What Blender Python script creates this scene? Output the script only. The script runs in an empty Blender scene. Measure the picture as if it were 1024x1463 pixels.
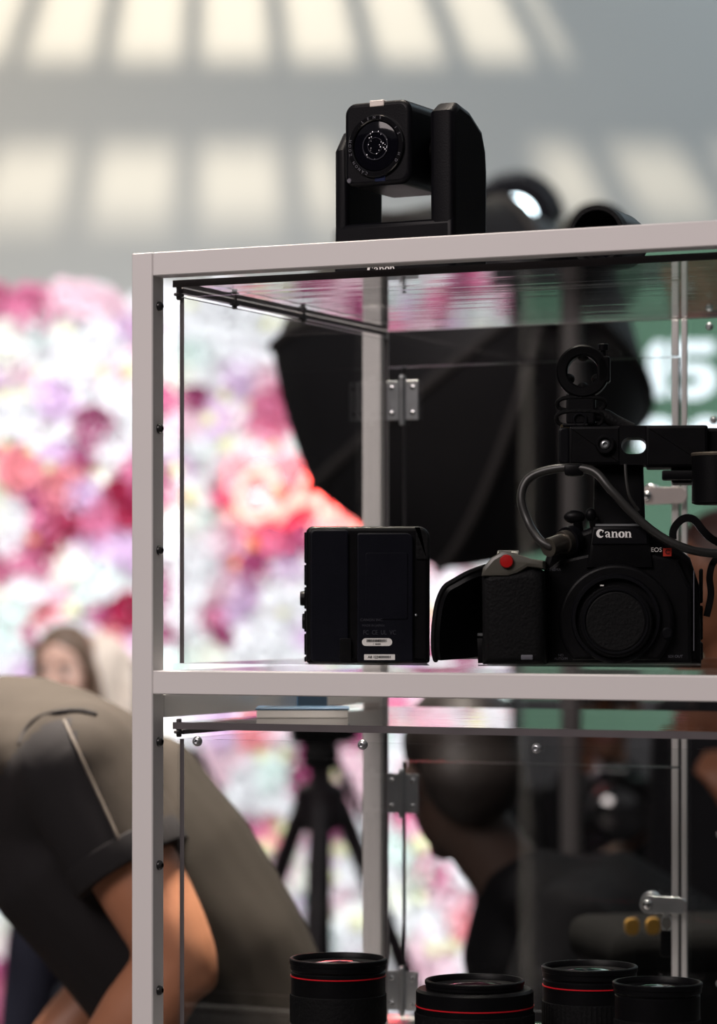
import bpy, bmesh, math, random
from mathutils import Vector, Matrix, Euler
from mathutils.bvhtree import BVHTree
from mathutils import noise as mnoise

random.seed(7)
SC = bpy.context.scene
COL = SC.collection
PI = math.pi

# ------------------------------------------------------------------ camera
FPX = 4200.0                       # focal length for a 1024 x 1463 image
EYE = 1.5                          # eye height, metres
HORIZON = 870.0                    # image row of the horizon
cd = bpy.data.cameras.new('camera')
cam = bpy.data.objects.new('camera', cd); COL.objects.link(cam)
cam.location = (0, 0, EYE); cam.rotation_euler = (PI / 2, 0, 0)
cd.sensor_fit = 'VERTICAL'; cd.sensor_height = 36.0; cd.sensor_width = 36.0
cd.lens = FPX / 1463.0 * 36.0
cd.shift_y = (HORIZON - 731.5) / 1463.0
cd.clip_start = 0.05; cd.clip_end = 100
cd.dof.use_dof = True; cd.dof.focus_distance = 2.46; cd.dof.aperture_fstop = 4.7
SC.camera = cam

# ------------------------------------------------------------------ world, lamps, exposure
SC.view_settings.view_transform = 'Standard'; SC.view_settings.look = 'None'
SC.view_settings.exposure = 0.0; SC.view_settings.gamma = 1.0
SC.view_settings.use_curve_mapping = False
SC.cycles.use_denoising = True
SC.cycles.max_bounces = 10; SC.cycles.transparent_max_bounces = 40
SC.cycles.glossy_bounces = 4; SC.cycles.sample_clamp_indirect = 4.0

wd = bpy.data.worlds.new('hall'); SC.world = wd; wd.use_nodes = True
bg = wd.node_tree.nodes['Background']
bg.inputs[0].default_value = (1.0, 0.97, 0.99, 1); bg.inputs[1].default_value = 0.17

def lamp(name, kind, loc, target, energy, color, **kw):
    ld = bpy.data.lights.new(name, kind); ld.energy = energy; ld.color = color
    for k, v in kw.items(): setattr(ld, k, v)
    o = bpy.data.objects.new(name, ld); COL.objects.link(o)
    o.location = loc
    d = Vector(target) - Vector(loc)
    o.rotation_euler = d.to_track_quat('-Z', 'Y').to_euler()
    return o

lamp('hall_light', 'AREA', (-2.6, -1.0, 4.6), (0, 2.6, 1.4), 205, (1.0, 0.87, 0.85), shape='RECTANGLE', size=3.0, size_y=2.0)
lamp('overhead_light', 'AREA', (-0.30, 3.35, 4.1), (-0.50, 3.2, 1.2), 54, (1.0, 0.88, 0.76), shape='RECTANGLE', size=0.7, size_y=0.7, spread=0.75)
lamp('wall_wash', 'AREA', (4.5, 9.6, 6.5), (-0.3, 13.0, 3.2), 135, (0.66, 0.87, 1.0), shape='RECTANGLE', size=2.5, size_y=1.5)
lamp('wall_wash_warm', 'AREA', (-4.0, 10.0, 6.0), (-0.9, 13.0, 3.0), 135, (1.0, 0.88, 0.70), shape='RECTANGLE', size=2.0, size_y=1.5)
lamp('flower_light', 'AREA', (-0.3, 5.8, 4.3), (-0.45, 9.0, 1.25), 59, (0.97, 0.98, 1.0), shape='RECTANGLE', size=1.8, size_y=1.0, spread=1.35)
lamp('flower_side_light', 'AREA', (-2.6, 6.4, 1.2), (-0.6, 9.0, 0.9), 21, (0.97, 0.98, 1.0), shape='RECTANGLE', size=0.9, size_y=1.6, spread=1.6)
lamp('flower_side_light', 'AREA', (2.5, 6.4, 1.2), (-0.3, 9.0, 0.9), 50, (0.97, 0.98, 1.0), shape='RECTANGLE', size=0.9, size_y=1.6, spread=1.6)
lamp('banner_light', 'AREA', (2.4, 6.2, 3.6), (1.0, 7.5, 2.0), 12, (0.93, 0.98, 1.0), shape='RECTANGLE', size=0.8, size_y=0.8, spread=1.4)
LAMP = Vector((-0.625, 10.0, 6.73))
lamp('gobo_spot', 'SPOT', LAMP, (-0.45, 13.0, 3.75), 1050, (1.0, 0.86, 0.66), shadow_soft_size=0.034, spot_size=1.5, spot_blend=0.6)  # added spot, throws the light patches on the back wall through the grid

# ------------------------------------------------------------------ helpers
def P(px, py, d):
    """world point seen at pixel (px, py) of the photograph, d metres away"""
    return Vector(((px - 512.0) * d / FPX, d, EYE + (HORIZON - py) * d / FPX))

def mat(name, col, rough=0.5, metal=0.0, spec=0.5, emit=None, es=0.0, var=0.0, vscale=30.0, bump=0.0, bscale=200.0, coat=0.0, trans=0.0, sheen=0.0):
    m = bpy.data.materials.new(name); m.use_nodes = True
    nt = m.node_tree; b = nt.nodes['Principled BSDF']
    b.inputs['Base Color'].default_value = (*col, 1); b.inputs['Roughness'].default_value = rough
    b.inputs['Metallic'].default_value = metal; b.inputs['Specular IOR Level'].default_value = spec
    b.inputs['Coat Weight'].default_value = coat
    b.inputs['Sheen Weight'].default_value = sheen
    if trans: b.inputs['Transmission Weight'].default_value = trans
    if emit: b.inputs['Emission Color'].default_value = (*emit, 1); b.inputs['Emission Strength'].default_value = es
    tc = nt.nodes.new('ShaderNodeTexCoord')
    n = nt.nodes.new('ShaderNodeTexNoise'); n.inputs['Scale'].default_value = vscale; n.inputs['Detail'].default_value = 4
    nt.links.new(tc.outputs['Object'], n.inputs['Vector'])
    if var:
        r = nt.nodes.new('ShaderNodeMix'); r.data_type = 'RGBA'
        r.inputs['A'].default_value = (*[c * (1 - var) for c in col], 1); r.inputs['B'].default_value = (*[min(1, c * (1 + var)) for c in col], 1)
        nt.links.new(n.outputs['Fac'], r.inputs['Factor']); nt.links.new(r.outputs['Result'], b.inputs['Base Color'])
    mr = nt.nodes.new('ShaderNodeMapRange')
    mr.inputs['To Min'].default_value = max(0.02, rough - 0.05); mr.inputs['To Max'].default_value = min(1, rough + 0.05)
    nt.links.new(n.outputs['Fac'], mr.inputs['Value']); nt.links.new(mr.outputs['Result'], b.inputs['Roughness'])
    if bump:
        n2 = nt.nodes.new('ShaderNodeTexNoise'); n2.inputs['Scale'].default_value = bscale
        nt.links.new(tc.outputs['Object'], n2.inputs['Vector'])
        bp = nt.nodes.new('ShaderNodeBump'); bp.inputs['Strength'].default_value = bump; bp.inputs['Distance'].default_value = 0.001
        nt.links.new(n2.outputs['Fac'], bp.inputs['Height']); nt.links.new(bp.outputs['Normal'], b.inputs['Normal'])
    return m

def acrylic(name, tint=(0.990, 0.996, 0.994), wavy=0.0):
    """clear sheet: mirror part by the angle of view (Schlick), the rest passes straight through"""
    m = bpy.data.materials.new(name); m.use_nodes = True
    nt = m.node_tree; nt.nodes.clear()
    out = nt.nodes.new('ShaderNodeOutputMaterial'); mix = nt.nodes.new('ShaderNodeMixShader')
    tr = nt.nodes.new('ShaderNodeBsdfTransparent'); tr.inputs[0].default_value = (*tint, 1)
    gl = nt.nodes.new('ShaderNodeBsdfGlossy'); gl.inputs['Roughness'].default_value = 0.0
    if wavy:          # a long sheet sags in shallow ripples
        tc = nt.nodes.new('ShaderNodeTexCoord'); mp = nt.nodes.new('ShaderNodeMapping'); mp.inputs['Scale'].default_value = (1.5, 22, 1)
        nz = nt.nodes.new('ShaderNodeTexNoise'); nz.inputs['Scale'].default_value = 2.0; nz.inputs['Detail'].default_value = 1
        bp = nt.nodes.new('ShaderNodeBump'); bp.inputs['Strength'].default_value = wavy; bp.inputs['Distance'].default_value = 0.001
        nt.links.new(tc.outputs['Object'], mp.inputs['Vector']); nt.links.new(mp.outputs['Vector'], nz.inputs['Vector'])
        nt.links.new(nz.outputs['Fac'], bp.inputs['Height']); nt.links.new(bp.outputs['Normal'], gl.inputs['Normal'])
    geo = nt.nodes.new('ShaderNodeNewGeometry'); dot = nt.nodes.new('ShaderNodeVectorMath'); dot.operation = 'DOT_PRODUCT'
    nt.links.new(geo.outputs['Incoming'], dot.inputs[0]); nt.links.new(geo.outputs['Normal'], dot.inputs[1])
    def math_(op, a, b=None):
        n = nt.nodes.new('ShaderNodeMath'); n.operation = op
        for i, v in enumerate((a, b)):
            if v is None: continue
            if isinstance(v, (int, float)): n.inputs[i].default_value = v
            else: nt.links.new(v, n.inputs[i])
        return n.outputs[0]
    c = math_('ABSOLUTE', dot.outputs['Value'])
    k = math_('POWER', math_('SUBTRACT', 1.0, c), 4.2)
    f = math_('ADD', math_('MULTIPLY', k, 0.962), 0.038)
    nt.links.new(f, mix.inputs[0]); nt.links.new(tr.outputs[0], mix.inputs[1]); nt.links.new(gl.outputs[0], mix.inputs[2])
    nt.links.new(mix.outputs[0], out.inputs['Surface'])
    return m

def finish(bm, smooth=True, angle=0.6):
    bmesh.ops.recalc_face_normals(bm, faces=bm.faces[:])
    if smooth:
        for f in bm.faces: f.smooth = True
        for e in bm.edges:
            if len(e.link_faces) == 2:
                q = e.calc_face_angle(0); a, b = (f.calc_area() for f in e.link_faces)
                if q > angle or (q > .12 and max(a, b) > 12 * min(a, b)): e.smooth = False
    return bm

def obj(name, bm, m, parent=None, smooth=True, angle=0.6, loc=None, rot=None):
    finish(bm, smooth, angle)
    me = bpy.data.meshes.new(name); bm.to_mesh(me); bm.free()
    for x in (m if isinstance(m, (list, tuple)) else [m]): me.materials.append(x)
    o = bpy.data.objects.new(name, me); COL.objects.link(o)
    if parent: o.parent = parent
    if loc is not None: o.location = loc
    if rot is not None: o.rotation_euler = rot
    return o

def inst(name, me, parent=None, loc=(0, 0, 0), rot=(0, 0, 0), scale=1.0):
    o = bpy.data.objects.new(name, me); COL.objects.link(o)
    o.parent = parent; o.location = loc; o.rotation_euler = rot; o.scale = (scale,) * 3
    return o

def tag(o, label, cat, group=None, kind=None):
    o['label'] = label; o['category'] = cat
    if group: o['group'] = group
    if kind: o['kind'] = kind
    return o

def thing(name, label, cat, loc=(0, 0, 0), rotz=0.0, group=None):
    o = bpy.data.objects.new(name, None); COL.objects.link(o)
    o.location = loc; o.rotation_euler = (0, 0, rotz); o.empty_display_size = 0.02
    return tag(o, label, cat, group)

def struct(name, bm, m, smooth=True):
    o = obj(name, bm, m, None, smooth); o['kind'] = 'structure'; return o

def B(): return bmesh.new()

def box(bm, x0, x1, y0, y1, z0, z1, bev=0.0, seg=2):
    r = bmesh.ops.create_cube(bm, size=1.0)
    vs = r['verts']
    for v in vs:
        v.co = Vector((x0 + (v.co.x + .5) * (x1 - x0), y0 + (v.co.y + .5) * (y1 - y0), z0 + (v.co.z + .5) * (z1 - z0)))
    if bev > 0:
        es = list({e for v in vs for e in v.link_edges})
        bmesh.ops.bevel(bm, geom=es, offset=bev, segments=seg, profile=0.5, affect='EDGES', clamp_overlap=True)
    return bm

AX = {'x': lambda a, b, t: Vector((t, a, b)), 'y': lambda a, b, t: Vector((a, t, b)), 'z': lambda a, b, t: Vector((a, b, t))}

def prism(bm, pts, axis, t0, t1, bev=0.0, seg=2):
    """outline pts (a, b) extruded along an axis from t0 to t1, rims bevelled"""
    f = AX[axis]
    if bev > 0:
        n = len(pts); P2 = [Vector((p[0], p[1])) for p in pts]
        area = sum(P2[i].x * P2[(i + 1) % n].y - P2[(i + 1) % n].x * P2[i].y for i in range(n))
        sg = 1 if area > 0 else -1; ins = []
        for i in range(n):
            e0 = (P2[i] - P2[i - 1]).normalized(); e1 = (P2[(i + 1) % n] - P2[i]).normalized()
            n0 = Vector((-e0.y, e0.x)) * sg; n1 = Vector((-e1.y, e1.x)) * sg
            m = (n0 + n1); l2 = m.length_squared
            ins.append(m * (2.0 / l2) if l2 > 0.35 else m.normalized() * 1.6 if l2 > 1e-6 else n0)
        lv = []
        for k in range(seg + 1):
            a_ = PI / 2 * k / seg
            lv.append((bev * (1 - math.sin(a_)), bev * (1 - math.cos(a_))))
        d_ = 1 if t1 > t0 else -1
        rings = [[bm.verts.new(f(*(P2[i] + ins[i] * q), t0 + d_ * h)) for i in range(n)] for q, h in lv]
        rings += [[bm.verts.new(f(*(P2[i] + ins[i] * q), t1 - d_ * h)) for i in range(n)] for q, h in reversed(lv)]
        for a, b in zip(rings, rings[1:]):
            for i in range(n): bm.faces.new((a[i], a[(i + 1) % n], b[(i + 1) % n], b[i]))
        bm.faces.new(rings[0][::-1]); bm.faces.new(rings[-1])
        return bm
    a = [bm.verts.new(f(p[0], p[1], t0)) for p in pts]
    b = [bm.verts.new(f(p[0], p[1], t1)) for p in pts]
    n = len(pts)
    fa = bm.faces.new(a[::-1]); fb = bm.faces.new(b)
    for i in range(n):
        bm.faces.new((a[i], a[(i + 1) % n], b[(i + 1) % n], b[i]))
    return bm

def rrect(x0, x1, z0, z1, r, n=5):
    """rounded rectangle outline; r is one radius or (bl, br, tr, tl)"""
    rr = r if isinstance(r, (tuple, list)) else (r,) * 4
    out = []
    for (cx, cz, a0, q) in ((x0, z0, PI, 0), (x1, z0, 1.5 * PI, 1), (x1, z1, 0, 2), (x0, z1, .5 * PI, 3)):
        k = rr[q]
        ox = cx + (k if cx == x0 else -k); oz = cz + (k if cz == z0 else -k)
        if k <= 0: out.append((cx, cz)); continue
        for i in range(n + 1):
            a = a0 + (PI / 2) * i / n
            out.append((ox + k * math.cos(a), oz + k * math.sin(a)))
    return out

def lathe(bm, prof, seg=32, c=(0, 0, 0), axis='z', close=True):
    """prof: (radius, height) pairs turned about an axis through c"""
    c = Vector(c); rings = []
    for r, h in prof:
        ring = []
        for i in range(seg):
            a = 2 * PI * i / seg; u, w = r * math.cos(a), r * math.sin(a)
            p = {'z': Vector((u, w, h)), 'y': Vector((u, h, w)), 'x': Vector((h, u, w))}[axis]
            ring.append(bm.verts.new(c + p))
        rings.append(ring)
    for a, b in zip(rings, rings[1:]):
        for i in range(seg):
            bm.faces.new((a[i], a[(i + 1) % seg], b[(i + 1) % seg], b[i]))
    if close:
        bm.faces.new(rings[0]); bm.faces.new(rings[-1][::-1])
    return bm

def ring(bm, r0, r1, h0, h1, seg=32, c=(0, 0, 0), axis='y', bev=0.0):
    """a flat ring (washer) with a square section"""
    b = min(bev, (r1 - r0) / 2.2, abs(h1 - h0) / 2.2)
    if b > 0:
        prof = [(r0, h0 + b), (r0 + b, h0), (r1 - b, h0), (r1, h0 + b), (r1, h1 - b), (r1 - b, h1), (r0 + b, h1), (r0, h1 - b), (r0, h0 + b)]
    else:
        prof = [(r0, h0), (r1, h0), (r1, h1), (r0, h1), (r0, h0)]
    return lathe(bm, prof, seg, c, axis, close=False)

def spline(pts, n=8):
    pts = [Vector(p) for p in pts]; out = []
    for i in range(len(pts) - 1):
        p0 = pts[max(i - 1, 0)]; p1 = pts[i]; p2 = pts[i + 1]; p3 = pts[min(i + 2, len(pts) - 1)]
        for k in range(n):
            t = k / n
            out.append(0.5 * ((2 * p1) + (p2 - p0) * t + (2 * p0 - 5 * p1 + 4 * p2 - p3) * t * t + (3 * p1 - p0 - 3 * p2 + p3) * t ** 3))
    out.append(pts[-1])
    return out

def tube(bm, pts, r, seg=10, flat=1.0, cap='flat', up=None):
    """pts: path; r: radius or list; flat: squash across; cap: flat | round"""
    pts = [Vector(p) for p in pts]; n = len(pts)
    rr = list(r) if isinstance(r, (list, tuple)) else [r] * n
    if cap == 'round':
        d0 = (pts[0] - pts[1]).normalized(); d1 = (pts[-1] - pts[-2]).normalized()
        r0, r1 = rr[0], rr[-1]
        pre = [(pts[0] + d0 * r0 * math.sin(a), r0 * math.cos(a)) for a in (1.45, 1.1, 0.6)]
        post = [(pts[-1] + d1 * r1 * math.sin(a), r1 * math.cos(a)) for a in (0.6, 1.1, 1.45)]
        pts = [p for p, _ in pre] + pts + [p for p, _ in post]; rr = [q for _, q in pre] + rr + [q for _, q in post]; n = len(pts)
    t = (pts[1] - pts[0]).normalized()
    ref = Vector(up) if up is not None else (Vector((0, 0, 1)) if abs(t.z) < 0.9 else Vector((1, 0, 0)))
    u = (ref - t * ref.dot(t)).normalized(); prev = None; rings = []
    for i in range(n):
        if i == 0: ti = (pts[1] - pts[0])
        elif i == n - 1: ti = (pts[-1] - pts[-2])
        else: ti = (pts[i + 1] - pts[i - 1])
        ti = ti.normalized()
        u = (u - ti * u.dot(ti)).normalized(); w = ti.cross(u)
        rings.append([bm.verts.new(pts[i] + (u * math.cos(2 * PI * k / seg) + w * math.sin(2 * PI * k / seg) * flat) * rr[i]) for k in range(seg)])
    for a, b in zip(rings, rings[1:]):
        for k in range(seg):
            bm.faces.new((a[k], a[(k + 1) % seg], b[(k + 1) % seg], b[k]))
    bm.faces.new(rings[0]); bm.faces.new(rings[-1][::-1])
    return bm

def ellipsoid(bm, c, rad, rot=None, u=16, v=10):
    r = bmesh.ops.create_uvsphere(bm, u_segments=u, v_segments=v, radius=1.0)
    M = (rot.to_matrix().to_4x4() if rot is not None and not isinstance(rot, Matrix) else (rot.to_4x4() if rot is not None else Matrix()))
    for w in r['verts']:
        w.co = Vector(c) + (M @ Vector((w.co.x * rad[0], w.co.y * rad[1], w.co.z * rad[2])))
    return bm

def xform(bm, M, start=0):
    bm.verts.ensure_lookup_table()
    for v in bm.verts[start:]: v.co = M @ v.co

def text(name, s, size, m, parent, loc, rot=(PI / 2, 0, 0), ext=0.0002, align='CENTER', bold=0.0, sx=1.0):
    cu = bpy.data.curves.new(name, 'FONT'); cu.body = s; cu.size = size; cu.extrude = ext; cu.align_x = align; cu.align_y = 'CENTER'
    cu.offset = bold; cu.resolution_u = 3
    t = bpy.data.objects.new(name, cu); COL.objects.link(t)
    dg = bpy.context.evaluated_depsgraph_get(); dg.update()
    me = bpy.data.meshes.new_from_object(t.evaluated_get(dg))
    bpy.data.objects.remove(t); bpy.data.curves.remove(cu)
    me.name = name; me.materials.clear(); me.materials.append(m)
    o = bpy.data.objects.new(name, me); COL.objects.link(o)
    o.parent = parent; o.location = loc; o.rotation_euler = rot; o.scale = (sx, 1, 1)
    return o

def organic(name, build, voxel, m, parent=None, smooth=6, factor=0.5):
    """one continuous skin around overlapping limb volumes"""
    bm = B(); build(bm)
    bmesh.ops.recalc_face_normals(bm, faces=bm.faces[:])
    me = bpy.data.meshes.new(name + '_raw'); bm.to_mesh(me); bm.free()
    t = bpy.data.objects.new('raw', me); COL.objects.link(t)
    md = t.modifiers.new('r', 'REMESH'); md.mode = 'VOXEL'; md.voxel_size = voxel; md.use_smooth_shade = True
    if smooth:
        s = t.modifiers.new('s', 'SMOOTH'); s.factor = factor; s.iterations = smooth
    dg = bpy.context.evaluated_depsgraph_get(); dg.update()
    out = bpy.data.meshes.new_from_object(t.evaluated_get(dg))
    bpy.data.objects.remove(t); bpy.data.meshes.remove(me)
    out.name = name; out.materials.clear()
    for x in (m if isinstance(m, (list, tuple)) else [m]): out.materials.append(x)
    for p in out.polygons: p.use_smooth = True
    o = bpy.data.objects.new(name, out); COL.objects.link(o)
    if parent: o.parent = parent
    return o

# ------------------------------------------------------------------ materials
M_FRAME = mat('white_lacquer', (0.72, 0.70, 0.69), 0.42, var=0.02, vscale=8)
M_ACR = acrylic('clear_acrylic')
M_ACRTOP = acrylic('clear_acrylic_long_sheet', wavy=0.12)
M_EDGE = mat('acrylic_edge', (0.11, 0.10, 0.105), 0.3, var=0.1, vscale=40)
M_STEEL = mat('steel', (0.62, 0.64, 0.66), 0.32, metal=0.9, var=0.1, vscale=60)
M_CHROME = mat('chrome', (0.8, 0.8, 0.8), 0.15, metal=1.0)
M_BOLT = mat('black_oxide_bolt', (0.05, 0.05, 0.05), 0.3, metal=0.6)
M_BLACK = mat('black_plastic', (0.0032, 0.0031, 0.0038), 0.40, spec=0.13, var=0.15, vscale=80, bump=0.15, bscale=900)
M_BLACK2 = mat('satin_black_shell', (0.0036, 0.0036, 0.0050), 0.42, spec=0.12, var=0.1, bump=0.1, bscale=700)
M_GLOSS = mat('gloss_black', (0.006, 0.006, 0.007), 0.12, spec=0.5)
M_RUB = mat('black_rubber', (0.0045, 0.0045, 0.005), 0.6, spec=0.13, bump=0.6, bscale=420)
M_GLASS = mat('coated_glass', (0.003, 0.003, 0.005), 0.06, spec=0.25)
M_RED = mat('red_line', (0.65, 0.01, 0.02), 0.35)
M_WHITE = mat('white_print', (0.80, 0.78, 0.76), 0.5)
M_DIM = mat('grey_print', (0.10, 0.10, 0.12), 0.5)
# ------------------------------------------------------------------ the hall
M_WALL = mat('grey_wall_paint', (0.58, 0.59, 0.58), 0.85, var=0.03, vscale=1.0)
M_FLOOR = mat('hall_carpet', (0.05, 0.047, 0.047), 0.95, var=0.15, vscale=20)
M_GOBO = mat('gobo_paint', (0.25, 0.25, 0.25), 0.7, var=0.1)
struct('floor', box(B(), -7, 7, -5, 13.2, -0.1, 0.0), M_FLOOR)
M_DRAPE = mat('dark_hall_drape', (0.014, 0.013, 0.014), 0.9, var=0.3, vscale=2)
struct('wall_front', box(B(), -7, 7, -5.2, -5.0, 0.0, 4.2), M_DRAPE)
struct('wall_left', box(B(), -7.2, -7.0, -5.2, 13.0, 0.0, 4.2), M_DRAPE)
struct('wall_right', box(B(), 7.0, 7.2, -5.2, 13.0, 0.0, 4.2), M_DRAPE)
struct('wall_back', box(B(), -7, 7, 13.0, 13.2, 0.0, 8.0), M_WALL)
# gobo grid added out of view under the lamp, shaping its wall patches
LZ = LAMP.z - 1.0
y0, y1 = LAMP.y + 0.82, LAMP.y + 1.55
for i, k in enumerate(range(-9, 11)):
    x = LAMP.x - 0.040 + 0.14 * k
    struct('gobo_%d' % (i + 1), box(B(), x - 0.0165, x + 0.0165, y0, y1, LZ - 0.01, LZ + 0.01), M_GOBO)
xa, xb = LAMP.x - 1.4, LAMP.x + 1.5
struct('gobo_21', box(B(), xa, xb, LAMP.y + 0.927, LAMP.y + 1.039, LZ + 0.012, LZ + 0.03), M_GOBO)
struct('gobo_22', box(B(), xa, xb, LAMP.y - 0.6, LAMP.y + 0.826, LZ + 0.012, LZ + 0.03), M_GOBO)  # added board keeping the spot off the lower wall
struct('gobo_23', box(B(), xa - 1.2, xa + 0.05, LAMP.y - 0.6, LAMP.y + 1.55, LZ + 0.032, LZ + 0.05), M_GOBO)
struct('gobo_24', box(B(), xb - 0.05, xb + 1.2, LAMP.y - 0.6, LAMP.y + 1.55, LZ + 0.032, LZ + 0.05), M_GOBO)

struct('gobo_25', box(B(), LAMP.x + .528, xb, LAMP.y + .97, LAMP.y + 1.55, LZ + 0.052, LZ + 0.06), M_GOBO)  # added board blocking the upper row of patches on the right
struct('gobo_26', box(B(), LAMP.x + .150, LAMP.x + .409, LAMP.y + .80, LAMP.y + .94, LZ + 0.052, LZ + 0.06), M_GOBO)  # added board blocking the middle of the lower row of patches

# ------------------------------------------------------------------ the display cabinet
TH = math.radians(24.5)
CORNER = Vector((-0.1929, 2.5, 0.0))
cab = thing('display_cabinet', 'white framed display cabinet with clear acrylic compartments holding cameras and lenses', 'cabinet', CORNER, -TH)
T = 0.0202; W = 0.92; D0 = 0.474; D1 = D0 + T
ZT = 1.8024; ZM = 1.4478; ZB = 1.0937; ZL = 0.10
def cloc(p):
    """world point -> cabinet coordinates"""
    d = p - CORNER
    return Vector((d.x * math.cos(TH) - d.y * math.sin(TH), d.x * math.sin(TH) + d.y * math.cos(TH), p.z))
bv = 0.0009
for x in (0, W - T):
    for y in (0, D0):
        obj('post', box(B(), x, x + T, y, y + T, 0.0, ZT, bv, 1), M_FRAME, cab)
for nm, z in (('top_beam', ZT), ('middle_beam', ZM), ('lower_beam', ZB), ('bottom_beam', ZL)):
    obj(nm, box(B(), T + .0001, W - T - .0001, 0.0002, T, z - T, z, bv, 1), M_FRAME, cab)
    if nm == 'top_beam': continue          # the topmost sheet spans the back and sides by itself
    obj('rear_beam', box(B(), T + .0001, W - T - .0001, D0, D1 - .0002, z - T, z, bv, 1), M_FRAME, cab)
    for x in (0.0002, W - T):
        dz = T
        obj('side_beam', box(B(), x, x + T - .0002, T + .0001, D0 - .0001, z - T - dz, z - dz, bv, 1), M_FRAME, cab)

def sheet(name, x0, x1, y0, y1, z0, z1, parent=cab, polished=False):
    """clear sheet whose sawn edges show grey"""
    bm = box(B(), x0, x1, y0, y1, z0, z1)
    dims = [x1 - x0, y1 - y0, z1 - z0]; ax = dims.index(min(dims))
    bm.normal_update()
    for f in bm.faces:
        f.material_index = 0 if polished or abs(f.normal[ax]) > 0.9 else 1
    return obj(name, bm, [M_ACR, M_EDGE], parent, smooth=False)

def dome_bolt(name, p, axis, r, m, parent=cab, socket=True):
    """dome-headed bolt whose head stands out along axis"""
    bm = B()
    prof = [(r, 0), (r, r * .25), (r * .86, r * .62), (r * .5, r * .9)]
    if socket: prof += [(r * .42, r * .92), (r * .36, r * .45)]
    lathe(bm, prof, 16)
    q = Vector((0, 0, 1)).rotation_difference(Vector(axis)).to_matrix().to_4x4()
    xform(bm, Matrix.Translation(p) @ q)
    return obj(name, bm, m, parent, angle=0.9)

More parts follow.
